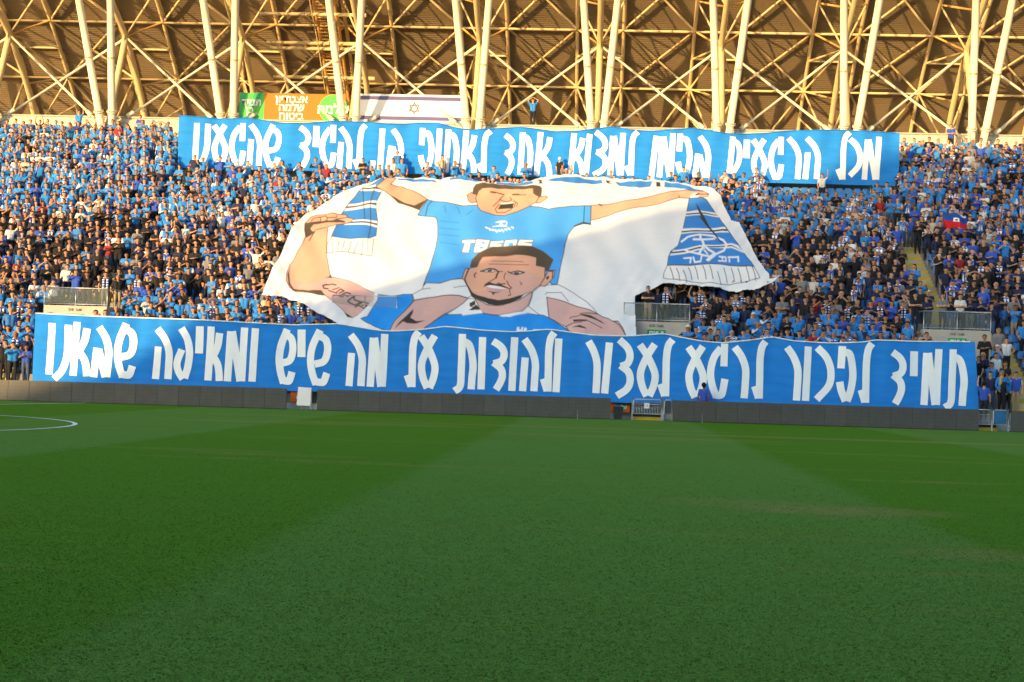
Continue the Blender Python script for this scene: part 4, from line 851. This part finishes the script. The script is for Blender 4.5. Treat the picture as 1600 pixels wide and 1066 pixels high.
def person_caps(pose, scarf, longhair, bare):
    C = []
    def c(p0, r0, p1, r1, z): C.append((p0, r0, p1, r1, z))
    for s in (-1, 1):
        c((s * .09, 0, .93), .105, (s * .105, -.015, .50), .068, 'trousers'); c((s * .105, -.015, .50), .066, (s * .105, .025, .10), .045, 'trousers')
        c((s * .105, .04, .045), .045, (s * .12, -.16, .035), .038, 'shoe')
        c((s * .075, 0, .98), .112, (s * .065, 0, 1.12), .108, 'shirt'); c((s * .065, 0, 1.12), .108, (s * .09, 0, 1.34), .118, 'shirt')
        c((s * .10, .005, 1.38), .085, (s * .18, .01, 1.41), .068, 'shirt')
        el, hd = ARMS[pose][0 if s < 0 else 1]; sh = Vector((s * .195, .01, 1.40)); el = Vector(el); hd = Vector(hd); m1 = sh.lerp(el, .62)
        c(sh, .062, m1, .054, 'sleeve'); c(m1, .05, el, .046, 'skin' if bare else 'sleeve'); w = el.lerp(hd, .8)
        c(el, .045, w, .034, 'skin' if bare else 'sleeve'); c(w, .036, hd, .040, 'skin')
        d = (hd - w).normalized(); c(hd, .036, hd + d * .07 + Vector((-s * .012, 0, 0)), .026, 'skin'); c(hd + Vector((-s * .02, -.02, 0)), .018, hd + d * .03 + Vector((-s * .045, -.03, .01)), .013, 'skin')
        c((s * .088, .01, 1.63), .02, (s * .092, .012, 1.66), .02, 'skin')
    c((0, .01, 1.42), .062, (0, -.005, 1.54), .056, 'skin')
    c((0, -.012, 1.585), .072, (0, -.002, 1.665), .094, 'skin'); c((0, -.092, 1.625), .016, (0, -.078, 1.66), .012, 'skin')
    c((0, .012, 1.685), .092, (0, .028, 1.665), .094, 'hair')
    if longhair: c((0, .07, 1.66), .075, (0, .10, 1.38), .07, 'hair')
    if scarf:
        c((-.07, .05, 1.47), .045, (.07, .05, 1.47), .045, 'scarf')
        for s in (-1, 1): c((s * .085, .03, 1.47), .042, (s * .075, -.10, 1.38), .042, 'scarf'); c((s * .075, -.115, 1.38), .042, (s * .08, -.115, 1.02), .04, 'scarf')
    return C
M_SKINO = obj_color_mat('skin', 0.6); M_SHIRTO = obj_color_mat('shirt_cloth', 0.8, 0.25); M_HAIRO = obj_color_mat('hair', 0.7)
M_SHOE = mat('shoe', (0.04, 0.04, 0.045), 0.7)
def scarf_mat():
    m = mat('striped_scarf', (0.7, 0.7, 0.72), 0.9); nt = m.node_tree; tc = nt.nodes.new('ShaderNodeTexCoord'); wv_ = nt.nodes.new('ShaderNodeTexWave'); wv_.bands_direction = 'Z'; wv_.inputs['Scale'].default_value = 2.6
    rp = nt.nodes.new('ShaderNodeValToRGB'); rp.color_ramp.interpolation = 'CONSTANT'; rp.color_ramp.elements[0].color = (0.02, 0.07, 0.38, 1); rp.color_ramp.elements[1].color = (0.75, 0.76, 0.78, 1); rp.color_ramp.elements[1].position = 0.5
    nt.links.new(tc.outputs['Object'], wv_.inputs['Vector']); nt.links.new(wv_.outputs['Fac'], rp.inputs[0]); nt.links.new(rp.outputs[0], nt.nodes['Principled BSDF'].inputs['Base Color']); return m
M_SCARF = scarf_mat()
dg_ = bpy.context.evaluated_depsgraph_get
FULL = []
def build_proto(pose, scarf, longhair, bare):
    caps = person_caps(pose, scarf, longhair, bare); V, Fc = [], []
    for p0, r0, p1, r1, z in caps:
        v, f = capsule_vf(p0, r0, p1, r1); o = len(V); V += v; Fc += [tuple(i + o for i in q) for q in f]
    me = bpy.data.meshes.new('person_src'); me.from_pydata(V, [], Fc); ob = bpy.data.objects.new('person_src', me); COL.objects.link(ob)
    md = ob.modifiers.new('r', 'REMESH'); md.mode = 'VOXEL'; md.voxel_size = 0.025
    sm = ob.modifiers.new('s', 'SMOOTH'); sm.iterations = 1; sm.factor = 0.4
    dc = ob.modifiers.new('d', 'DECIMATE'); out = []
    for ntri in (1500, 420):
        if not FULL: dc.ratio = 1.0; bpy.context.view_layer.update()
        if not FULL: FULL.append(sum(len(p.vertices) - 2 for p in ob.evaluated_get(dg_()).to_mesh().polygons))
        dc.ratio = min(1.0, ntri / FULL[0]); bpy.context.view_layer.update()
        ev = ob.evaluated_get(dg_()).to_mesh(); ev.calc_loop_triangles()
        v = np.empty(len(ev.vertices) * 3, np.float32); ev.vertices.foreach_get('co', v); v = v.reshape(-1, 3)
        t = np.empty(len(ev.loop_triangles) * 3, np.int32); ev.loop_triangles.foreach_get('vertices', t); t = t.reshape(-1, 3)
        t = t[(t[:, 0] != t[:, 1]) & (t[:, 1] != t[:, 2]) & (t[:, 0] != t[:, 2])]
        cen = v[t].mean(1); best = np.full(len(t), 1e9); zone = np.zeros(len(t), int)
        for p0, r0, p1, r1, z in caps:
            a = np.array(p0); b = np.array(p1); d = b - a; tt = np.clip(((cen - a) @ d) / max(d @ d, 1e-9), 0, 1)
            ds = np.linalg.norm(cen - a - tt[:, None] * d, axis=1) - (r0 + (r1 - r0) * tt) - (0.006 if z in ('hair', 'scarf') else 0)
            mk = ds < best; best[mk] = ds[mk]; zone[mk] = ZN.index(z)
        zone[(zone == 1) & (cen[:, 1] < -0.045) & (cen[:, 2] < 1.70)] = 0
        out.append((v.copy(), t.copy(), zone))
    bpy.data.objects.remove(ob); return out
PROTO = []
for pi, pose in enumerate(ARMS):
    for scarf, lh, bare in (((0, 0, 1), (1, 0, 1), (0, 1, 0) if pi in (1, 4) else (0, 0, 0)) if pi < 5 else ((0, 0, 1),)):
        PROTO.append(dict(pose=pose, scarf=scarf, long=lh, bare=bare, lod=build_proto(pose, scarf, lh, bare)))
def proto_meshes(P):        # shared meshes for the people built one by one: body, shirt, hair
    v, t, z = P['lod'][0]
    slot = np.array([0, 0, 1, 3, 1, 2, 4])          # skin, hair->skin below the hair mesh, shirt->trouser slot hidden, sleeve, trousers, shoe, scarf
    me = np_mesh('person', v, t, [M_SKINO, M_SHOE, M_SHOE, M_SHOE, M_SCARF], True); me.polygons.foreach_set('material_index', slot[z].astype(np.int32))
    nv = np.empty(len(me.vertices) * 3, np.float32); me.vertices.foreach_get('normal', nv); nv = nv.reshape(-1, 3)
    def skin_of(zones, off, nm, m):
        f = t[np.isin(z, zones)]; u = np.unique(f); rm = np.full(len(v), -1); rm[u] = np.arange(len(u))
        return np_mesh(nm, v[u] + nv[u] * off, rm[f], [m], True)
    P['body'] = me; P['shirt'] = skin_of([2], 0.010, 'shirt', M_SHIRTO); P['hair'] = skin_of([1], 0.010, 'hair', M_HAIRO)
    ev, ef = box_vf(-0.052, 0.052, -0.097, -0.08, 1.650, 1.664)
    fm = bpy.data.meshes.new('eyes'); fm.from_pydata(ev, [], ef); fm.materials.append(M_SHOE); fm.update(); P['eyes'] = fm
for P in PROTO: proto_meshes(P)
PAL = {'sky-blue bib': (0.026, 0.215, 0.58), 'royal-blue shirt': (0.03, 0.08, 0.42), 'navy jacket': (0.014, 0.02, 0.06), 'black top': (0.012, 0.012, 0.014), 'white shirt': (0.58, 0.58, 0.57),
       'grey shirt': (0.17, 0.17, 0.18), 'beige shirt': (0.48, 0.38, 0.27), 'dark red top': (0.28, 0.02, 0.025), 'blue shirt': (0.04, 0.17, 0.46), 'pale-blue shirt': (0.22, 0.42, 0.62)}
PN = list(PAL)
TRO = {'dark trousers': (0.015, 0.015, 0.02), 'blue jeans': (0.05, 0.08, 0.16), 'grey trousers': (0.10, 0.10, 0.10), 'khaki shorts': (0.30, 0.24, 0.15)}
TROM = {k: mat(k.replace(' ', '_'), v, 0.85) for k, v in TRO.items()}
SLEM = {k: mat('sleeve_' + k.replace(' ', '_').replace('-', '_'), v, 0.8) for k, v in PAL.items()}
SLEM['skin'] = M_SKINO
W_BLUE = [.70, .06, .05, .06, .05, .02, .02, .005, .04, .0]; W_DARK = [.06, .06, .22, .52, .045, .045, .012, .008, .03, .0]; W_MIX = [.46, .10, .10, .13, .10, .04, .02, .01, .04, .0]
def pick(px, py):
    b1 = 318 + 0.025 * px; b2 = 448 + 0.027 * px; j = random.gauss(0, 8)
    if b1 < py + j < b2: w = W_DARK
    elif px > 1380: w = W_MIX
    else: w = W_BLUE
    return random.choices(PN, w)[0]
def looks(px, py):
    sh = pick(px, py)
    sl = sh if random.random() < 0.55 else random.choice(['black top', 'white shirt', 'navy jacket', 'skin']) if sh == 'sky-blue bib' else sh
    tone = random.choice([(0.42, 0.22, 0.13), (0.38, 0.195, 0.11), (0.33, 0.165, 0.09), (0.46, 0.26, 0.165), (0.24, 0.115, 0.065)])
    hr = random.choices([(0.012, 0.009, 0.008), (0.03, 0.018, 0.01), (0.16, 0.15, 0.14), tone, (0.30, 0.18, 0.07), (0.6, 0.6, 0.6), (0.02, 0.05, 0.25)], [.62, .2, .05, .07, .02, .015, .025])[0]
    return dict(shirt=sh, sleeve=sl, skin=tone, hair=hr, tro=random.choices(list(TRO), [.55, .28, .1, .07])[0])
OUTa = np.array(OUT)
topx = np.array([t[0] for t in TOP_L]); topy = np.array([t[1] for t in TOP_L])
NOARMUP = [i for i, P in enumerate(PROTO) if P['pose'] in ('arms_down', 'clapping', 'arms_crossed', 'hands_on_hips', 'hand_to_face')]
WPOSE = [{'arms_down': 20, 'clapping': 30, 'clapping_high': 14, 'arms_crossed': 14, 'hand_to_face': 8, 'arms_raised': 2, 'one_arm_up': 3, 'reaching_right': 0, 'hands_on_hips': 5, 'hands_on_head': 1.5}[P['pose']] * (0.4 if P['scarf'] else 1) * (1.0 if P['bare'] else 1.7) for P in PROTO]
crowd = []
for k in range(NROW):
    y, z = row_y(k) - 0.12, row_z(k); lo = -42.0 + (0.26 if k % 2 else 0)
    for x in np.arange(lo, 31, 0.53):
        xx = x + random.uniform(-0.09, 0.09); yy = y + random.uniform(-0.07, 0.10); hgt = random.gauss(1.03, 0.04)
        if random.random() < 0.05: hgt *= 0.82
        h = proj((xx, yy, z + 1.70 * hgt)); ch = proj((xx, yy, z + 1.15 * hgt))
        if not (-25 < h[0] < 1625) or random.random() < 0.11: continue
        if k < 10 and 5 <= k and any(abs(xx - c) < 1.8 for c in VOM) and not (k == 9 and random.random() < 0.85): continue
        if k >= 10 and any(abs(xx - c) < (0.75 if c == VOM[3] else 0.6) for c in VOM) and random.random() < (0.82 if xx > 10 else 0.45): continue
        if k in (3, 4) and any(abs(xx - c) < 1.0 for c in VOM): continue
        if k < 9 and abs(xx - (VOM[3] + 2.25)) < 0.75 and random.random() < 0.8: continue
        if 45 < h[0] < 1532 and h[1] > np.interp(h[0], topx, topy) - 0.5: continue
        if 276 < h[0] < 1408 and (k >= 30 or (k in (28, 29) and random.random() < 0.72)): continue
        if k in (26, 27, 28, 29) and GAP_X[0] < xx < GAP_X[1] and random.random() < 0.86: continue
        hi = inside(np.array([h[0]]), np.array([h[1]]), OUTa)[0]; ci = inside(np.array([ch[0]]), np.array([ch[1]]), OUTa)[0]
        under = inside(np.array([h[0]]), np.array([h[1] - 14.0]), OUTa)[0]
        if hi and ci: continue
        pi_ = random.choice(NOARMUP) if (hi or under) else random.choices(range(len(PROTO)), WPOSE)[0]
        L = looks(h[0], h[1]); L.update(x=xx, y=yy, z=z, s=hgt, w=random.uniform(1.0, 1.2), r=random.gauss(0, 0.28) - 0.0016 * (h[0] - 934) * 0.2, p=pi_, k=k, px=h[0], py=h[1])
        crowd.append(L)
print('crowd', len(crowd))
ONES = 'first second third fourth fifth sixth seventh eighth ninth tenth eleventh twelfth thirteenth fourteenth fifteenth sixteenth seventeenth eighteenth nineteenth twentieth'.split()
TENS = ['', '', 'twenty', 'thirty', 'forty', 'fifty', 'sixty']
def ordn(n):
    if n <= 20: return ONES[n - 1]
    return TENS[n // 10][:-1] + 'ieth' if n % 10 == 0 else TENS[n // 10] + '-' + ONES[n % 10 - 1]
def add_person(L, label, group='spectators in the stand'):
    P = PROTO[L['p']]
    o = bpy.data.objects.new('person', P['body']); o.location = (L['x'], L['y'], L['z']); o.rotation_euler = (0, 0, L['r']); o.scale = (L['s'] * L['w'], L['s'] * L['w'], L['s'])
    o.color = (*L['skin'], 1); link(o, None, label, 'person', group)
    o.material_slots[1].link = 'OBJECT'; o.material_slots[1].material = TROM[L['tro']]
    o.material_slots[3].link = 'OBJECT'; o.material_slots[3].material = SLEM[L['sleeve']]
    for nm, c in (('shirt', PAL[L['shirt']]), ('hair', L['hair']), ('eyes', (0, 0, 0))):
        q_ = bpy.data.objects.new(nm, P[nm]); q_.color = (*c, 1); link(q_, o)
    return o
POSEW = {'arms_down': 'with arms down', 'clapping': 'clapping', 'clapping_high': 'clapping high', 'arms_crossed': 'with arms crossed', 'hand_to_face': 'with a hand to the face', 'arms_raised': 'with both arms raised', 'one_arm_up': 'with one arm up', 'reaching_right': 'reaching sideways', 'hands_on_hips': 'with hands on hips', 'hands_on_head': 'with hands on head'}
def PI(pose, scarf=0, long_=0): return next((i for i, P in enumerate(PROTO) if P['pose'] == pose and P['scarf'] == scarf and P['long'] == long_), next(i for i, P in enumerate(PROTO) if P['pose'] == pose))
crowd.sort(key=lambda L: (L['k'], L['x']))
inview = [L for L in crowd if 4 < L['px'] < 1596]
ind = inview[:278]; ids = {id(L) for L in ind}
cnt_ = {}
for L in ind:
    side = 'left' if L['px'] < 800 else 'right'; L['side'] = side; cnt_.setdefault((L['k'], side), []).append(L)
for (k, side), ls in cnt_.items():
    ls.sort(key=lambda L: L['px'] if side == 'left' else -L['px'])
    for n_, L in enumerate(ls):
        scf = ' and scarf' if PROTO[L['p']]['scarf'] else ''
        add_person(L, f"person in {L['shirt']}{scf}, {ordn(n_ + 1)} from the {side} edge in the {ordn(k + 1)} row")
# people who stand out
def special(px, py_head, Y, zf, pose, shirt, label, tro='dark trousers', rot=0.0, s=1.0, sleeve=None, hair=(0.012, 0.009, 0.008), skin=(0.5, 0.28, 0.17), long_=0, grp='people who stand out'):
    hp = on_Y(px, py_head, Y); x = float(hp[0])
    if zf is None: zf = float(hp[2]) - 1.745 * s
    return add_person(dict(p=PI(pose, 0, long_), x=x, y=Y, z=zf, s=s, w=1.0, r=rot, shirt=shirt, sleeve=sleeve or shirt, skin=skin, hair=hair, tro=tro), label, grp)
special(833, 158, 99.72, 18.19, 'hands_on_head', 'sky-blue bib', 'person in sky-blue top on the wall ledge with both hands at the head')
special(567, 248, row_y(29) - 0.05, None, 'arms_crossed', 'black top', 'person in black shirt and cap against the upper banner at left')
special(621, 236, row_y(29) - 0.05, None, 'arms_down', 'blue shirt', 'person in open blue jacket standing tall against the upper banner', hair=(0.5, 0.28, 0.17))
special(692, 243, row_y(29) - 0.05, None, 'arms_down', 'beige shirt', 'person in beige jacket against the upper banner', rot=0.8, tro='grey trousers')
special(875, 246, row_y(29) - 0.05, None, 'arms_down', 'black top', 'grey-haired person in black turned away against the upper banner', rot=2.4, hair=(0.5, 0.5, 0.5))
special(1133, 268, row_y(29) - 0.05, None, 'clapping_high', 'white shirt', 'person in white and blue shirt beside the black hoodie under the upper banner', long_=0)
special(1147, 271, row_y(29) - 0.05, None, 'arms_crossed', 'black top', 'person in black hoodie under the letters of the upper banner', s=1.03)
special(1285, 272, row_y(29) - 0.05, None, 'one_arm_up', 'white shirt', 'person in white shirt with arm up beside the empty blue seats')
special(123, 190, 98.2, 16.55, 'one_arm_up', 'sky-blue bib', 'person in sky-blue bib raised above the others by the back wall, arm up')
special(219, 194, 98.6, 16.4, 'arms_crossed', 'royal-blue shirt', 'person in blue and navy standing high against the back wall at left')
special(1486, 208, 98.3, 16.75, 'arms_crossed', 'royal-blue shirt', 'steward in dark blue on the railed platform by the right wall', s=1.05)
special(1509, 225, 98.0, 15.9, 'arms_raised', 'sky-blue bib', 'person in sky-blue bib leaning beside the railed platform')
special(1100, 603, 67.97, 0.0, 'arms_down', 'royal-blue shirt', 'person in blue numbered shirt standing behind the board against the lower banner', rot=2.6, s=0.98, skin=(0.2, 0.1, 0.06))
special(1538, 603, 68.25, 0.40, 'one_arm_up', 'royal-blue shirt', 'person in dark blue shirt holding up the right end of the lower banner', rot=2.6)
special(1565, 609, 68.75, 0.80, 'hand_to_face', 'black top', 'blond person in black dress by the small gate', rot=2.2, hair=(0.42, 0.28, 0.12), s=0.92, long_=1)
special(1588, 583, 68.95, 0.80, 'arms_down', 'royal-blue shirt', 'bearded person in blue vest with white sleeves and shorts at right', sleeve='white shirt', tro='khaki shorts', s=1.03)
special(1574, 592, 68.95, 0.80, 'arms_down', 'sky-blue bib', 'person in sky-blue shirt and dark cap beside the blue vest', s=0.95)
special(1529, 547, 70.2, row_z(2) - 0.1, 'arms_down', 'black top', 'person in black printed shirt beside the lower banner corner', rot=-1.0)
special(1551, 551, 70.5, row_z(2), 'one_arm_up', 'blue shirt', 'person in blue top looking up with one arm raised by the yellow stairs', rot=1.2, long_=1, s=0.95)
special(1573, 534, 72.0, row_z(4), 'hands_on_hips', 'white shirt', 'person in white sleeveless vest with hands on hips beside the yellow stairs', sleeve='skin')
rk = 16
special(405, 414, row_y(12) - 0.1, row_z(12), 'reaching_right', 'beige shirt', 'bare-chested person reaching to hold the left edge of the painted sheet', skin=(0.55, 0.31, 0.18), sleeve='skin')
special(398, 446, row_y(9) - 0.1, row_z(9), 'reaching_right', 'dark red top', 'person in dark red reaching for the left tip of the painted sheet')
for px_, k_, sh_, lb_ in ((1062, 10, 'black top', 'person in black holding up the sheet edge near the glass balustrade'), (1085, 9, 'sky-blue bib', 'person in sky-blue bib with arms up under the sheet\'s right flap'), (1150, 10, 'black top', 'person in black with arms up under the middle of the scarf fringe'), (1204, 10, 'royal-blue shirt', 'person in royal blue holding the right tip of the painted sheet')):
    yy = row_y(k_) - 0.1; special(px_, 470, yy, row_z(k_), 'arms_raised', sh_, lb_, sleeve='skin', s=0.97)
for px_, lb_, sh_ in ((1430, 'person in black shirt behind the glass of the right balustrade, left pane', 'black top'), (1473, 'person in grey shirt behind the right glass balustrade, middle', 'grey shirt'), (1500, 'person in white shirt leaning behind the right glass balustrade', 'white shirt'), (1012, 'person in dark top and khaki shorts behind the middle glass balustrade', 'black top')):
    x_ = float(on_Y(px_, 480, 74.2)[0]); add_person(dict(p=PI('arms_crossed'), x=x_, y=74.2, z=row_z(9) + 0.02, s=1, w=1, r=0, shirt=sh_, sleeve=sh_, skin=(0.5, 0.28, 0.17), hair=(0.012, 0.009, 0.008), tro='khaki shorts' if px_ == 1012 else 'dark trousers'), lb_, 'people behind the glass')
# platform with rail by the right wall
pl = empty('camera_platform', (float(on_Y(1486, 230, 98.3)[0]), 98.3, 15.74), label='small concrete platform with a steel rail by the right back wall', cat='platform')
boxes('base', [(-0.7, 0.7, -0.45, 0.5, 0, 1.0)], M_CONC, pl, bevel=0.02)
tubes('guard_rail', [([(-0.9, -0.5, 0), (-0.9, -0.5, 1.9), (0.9, -0.5, 1.9), (0.9, -0.5, 0)], 0.03), ([(-0.9, -0.5, 1.4), (0.9, -0.5, 1.4)], 0.025)], M_STEEL, pl, 6)

# everyone else: one packed mass
VV, TT, CC, off = [], [], [], 0
palz = np.zeros((7, 3))
for L in crowd:
    if id(L) in ids: continue
    P = PROTO[L['p']]; v, t, z = P['lod'][1]
    c_, s_ = math.cos(L['r']), math.sin(L['r']); q_ = v * (L['s'] * L['w'], L['s'] * L['w'], L['s'])
    VV.append(np.c_[q_[:, 0] * c_ - q_[:, 1] * s_ + L['x'], q_[:, 0] * s_ + q_[:, 1] * c_ + L['y'], q_[:, 2] + L['z']]); TT.append(t + off); off += len(v)
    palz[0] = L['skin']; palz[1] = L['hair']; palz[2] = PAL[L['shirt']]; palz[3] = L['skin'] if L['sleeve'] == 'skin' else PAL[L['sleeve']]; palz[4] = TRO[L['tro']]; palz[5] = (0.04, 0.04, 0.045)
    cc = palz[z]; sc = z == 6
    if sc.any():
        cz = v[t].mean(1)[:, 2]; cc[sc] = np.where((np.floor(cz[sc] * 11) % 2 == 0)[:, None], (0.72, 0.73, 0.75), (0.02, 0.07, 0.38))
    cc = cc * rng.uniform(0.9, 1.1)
    CC.append(cc)
VV = np.concatenate(VV); TT = np.concatenate(TT); CC = np.concatenate(CC)
cm = np_mesh('crowd', VV, TT, [attr_mat('crowd_cloth_and_skin', 0.75, spec=0.25)], False)
ca = cm.color_attributes.new('col', 'FLOAT_COLOR', 'CORNER')
ca.data.foreach_set('color', np.c_[np.repeat(np.clip(CC, 0, 1), 3, 0), np.ones(len(CC) * 3)].astype(np.float32).ravel())
link(bpy.data.objects.new('crowd', cm), None, 'dense crowd of standing supporters in blue and black filling the upper rows', 'crowd', kind='stuff')

# flag held up in the crowd at right
fp = on_plane(np.array([1474, 1516]), np.array([352, 352]), (0, 1, 0), row_y(17) - 0.45)
fw_, fh_ = (fp[1][0] - fp[0][0]) * 0.9, 0.85
fl = empty('hand_flag', tuple(fp[0]), label='red and blue flag with white centre patch held up among the right-hand crowd', cat='flag')
def cloth(name, u0, u1, v0, v1, m, dy, n1=16, n2=6):
    V = [(fw_ * u, dy + 0.16 * math.sin(u * 7 + v * 2) + 0.07 * math.sin(u * 15 + v * 3), fh_ * v * (0.9 - 0.25 * u) - 0.10 * math.sin(u * 3.1) * (1 - v) - 0.06 * math.sin(u * 9) - 0.12 * u) for u in np.linspace(u0, u1, n1) for v in np.linspace(v0, v1, n2)]
    return mesh_obj(name, V, [(i * n2 + j, (i + 1) * n2 + j, (i + 1) * n2 + j + 1, i * n2 + j + 1) for i in range(n1 - 1) for j in range(n2 - 1)], m, fl, smooth=True)
cloth('blue_half', 0, 1, 0.5, 1, mat('flag_blue', (0.01, 0.07, 0.38), 0.8), 0); cloth('red_half', 0, 1, 0, 0.5, mat('flag_red', (0.55, 0.012, 0.02), 0.8), 0.001)
cloth('centre_patch', 0.4, 0.62, 0.40, 0.66, M_SIGNW, -0.02, 6, 4); cloth('emblem', 0.47, 0.55, 0.46, 0.56, mat('flag_emblem', (0.06, 0.10, 0.12), 0.8), -0.035, 5, 4)

# ------------------------------------------------------------------ grass blades in the foreground
NB = 360000
dist = 6.4 + rng.exponential(7.0, NB); dist = np.where(dist > 40, 6.4 + 30 * rng.random(NB), dist)
lat = (rng.random(NB) - 0.5) * 0.78 * dist
bx = lat * math.cos(YAW) - dist * math.sin(YAW); by = lat * math.sin(YAW) + dist * math.cos(YAW)
hh = rng.uniform(0.005, 0.012, NB); ww = rng.uniform(0.0018, 0.0036, NB) * (1 + dist / 18); an = rng.random(NB) * 6.283
lx, ly = rng.normal(0, 0.022, NB), rng.normal(0, 0.022, NB)
ca_, sa_ = np.cos(an) * ww, np.sin(an) * ww
V = np.empty((NB, 3, 3)); V[:, 0] = np.c_[bx - ca_, by - sa_, np.zeros(NB)]; V[:, 1] = np.c_[bx + ca_, by + sa_, np.zeros(NB)]; V[:, 2] = np.c_[bx + lx, by + ly, hh]
gm = np_mesh('grass', V.reshape(-1, 3), np.arange(NB * 3).reshape(-1, 3), [attr_mat('grass_blades', 1.0, spec=0.0)])
ph = np.sin((bx - STRIPE0) / STRIPE_W * math.pi); f = np.clip((ph + 0.13) / 0.26, 0, 1)[:, None]
gc = (1 - f) * np.array((0.094, 0.216, 0.027)) + f * np.array((0.117, 0.236, 0.045)); gc = gc * rng.uniform(0.84, 1.16, (NB, 1)); dry = rng.random(NB) < 0.04; gc[dry] = (0.16, 0.14, 0.05)
ca = gm.color_attributes.new('col', 'FLOAT_COLOR', 'CORNER'); ca.data.foreach_set('color', np.c_[np.repeat(gc, 3, 0), np.ones(NB * 3)].astype(np.float32).ravel())
link(bpy.data.objects.new('grass', gm), None, 'short mown grass blades covering the near pitch', 'grass', kind='stuff')
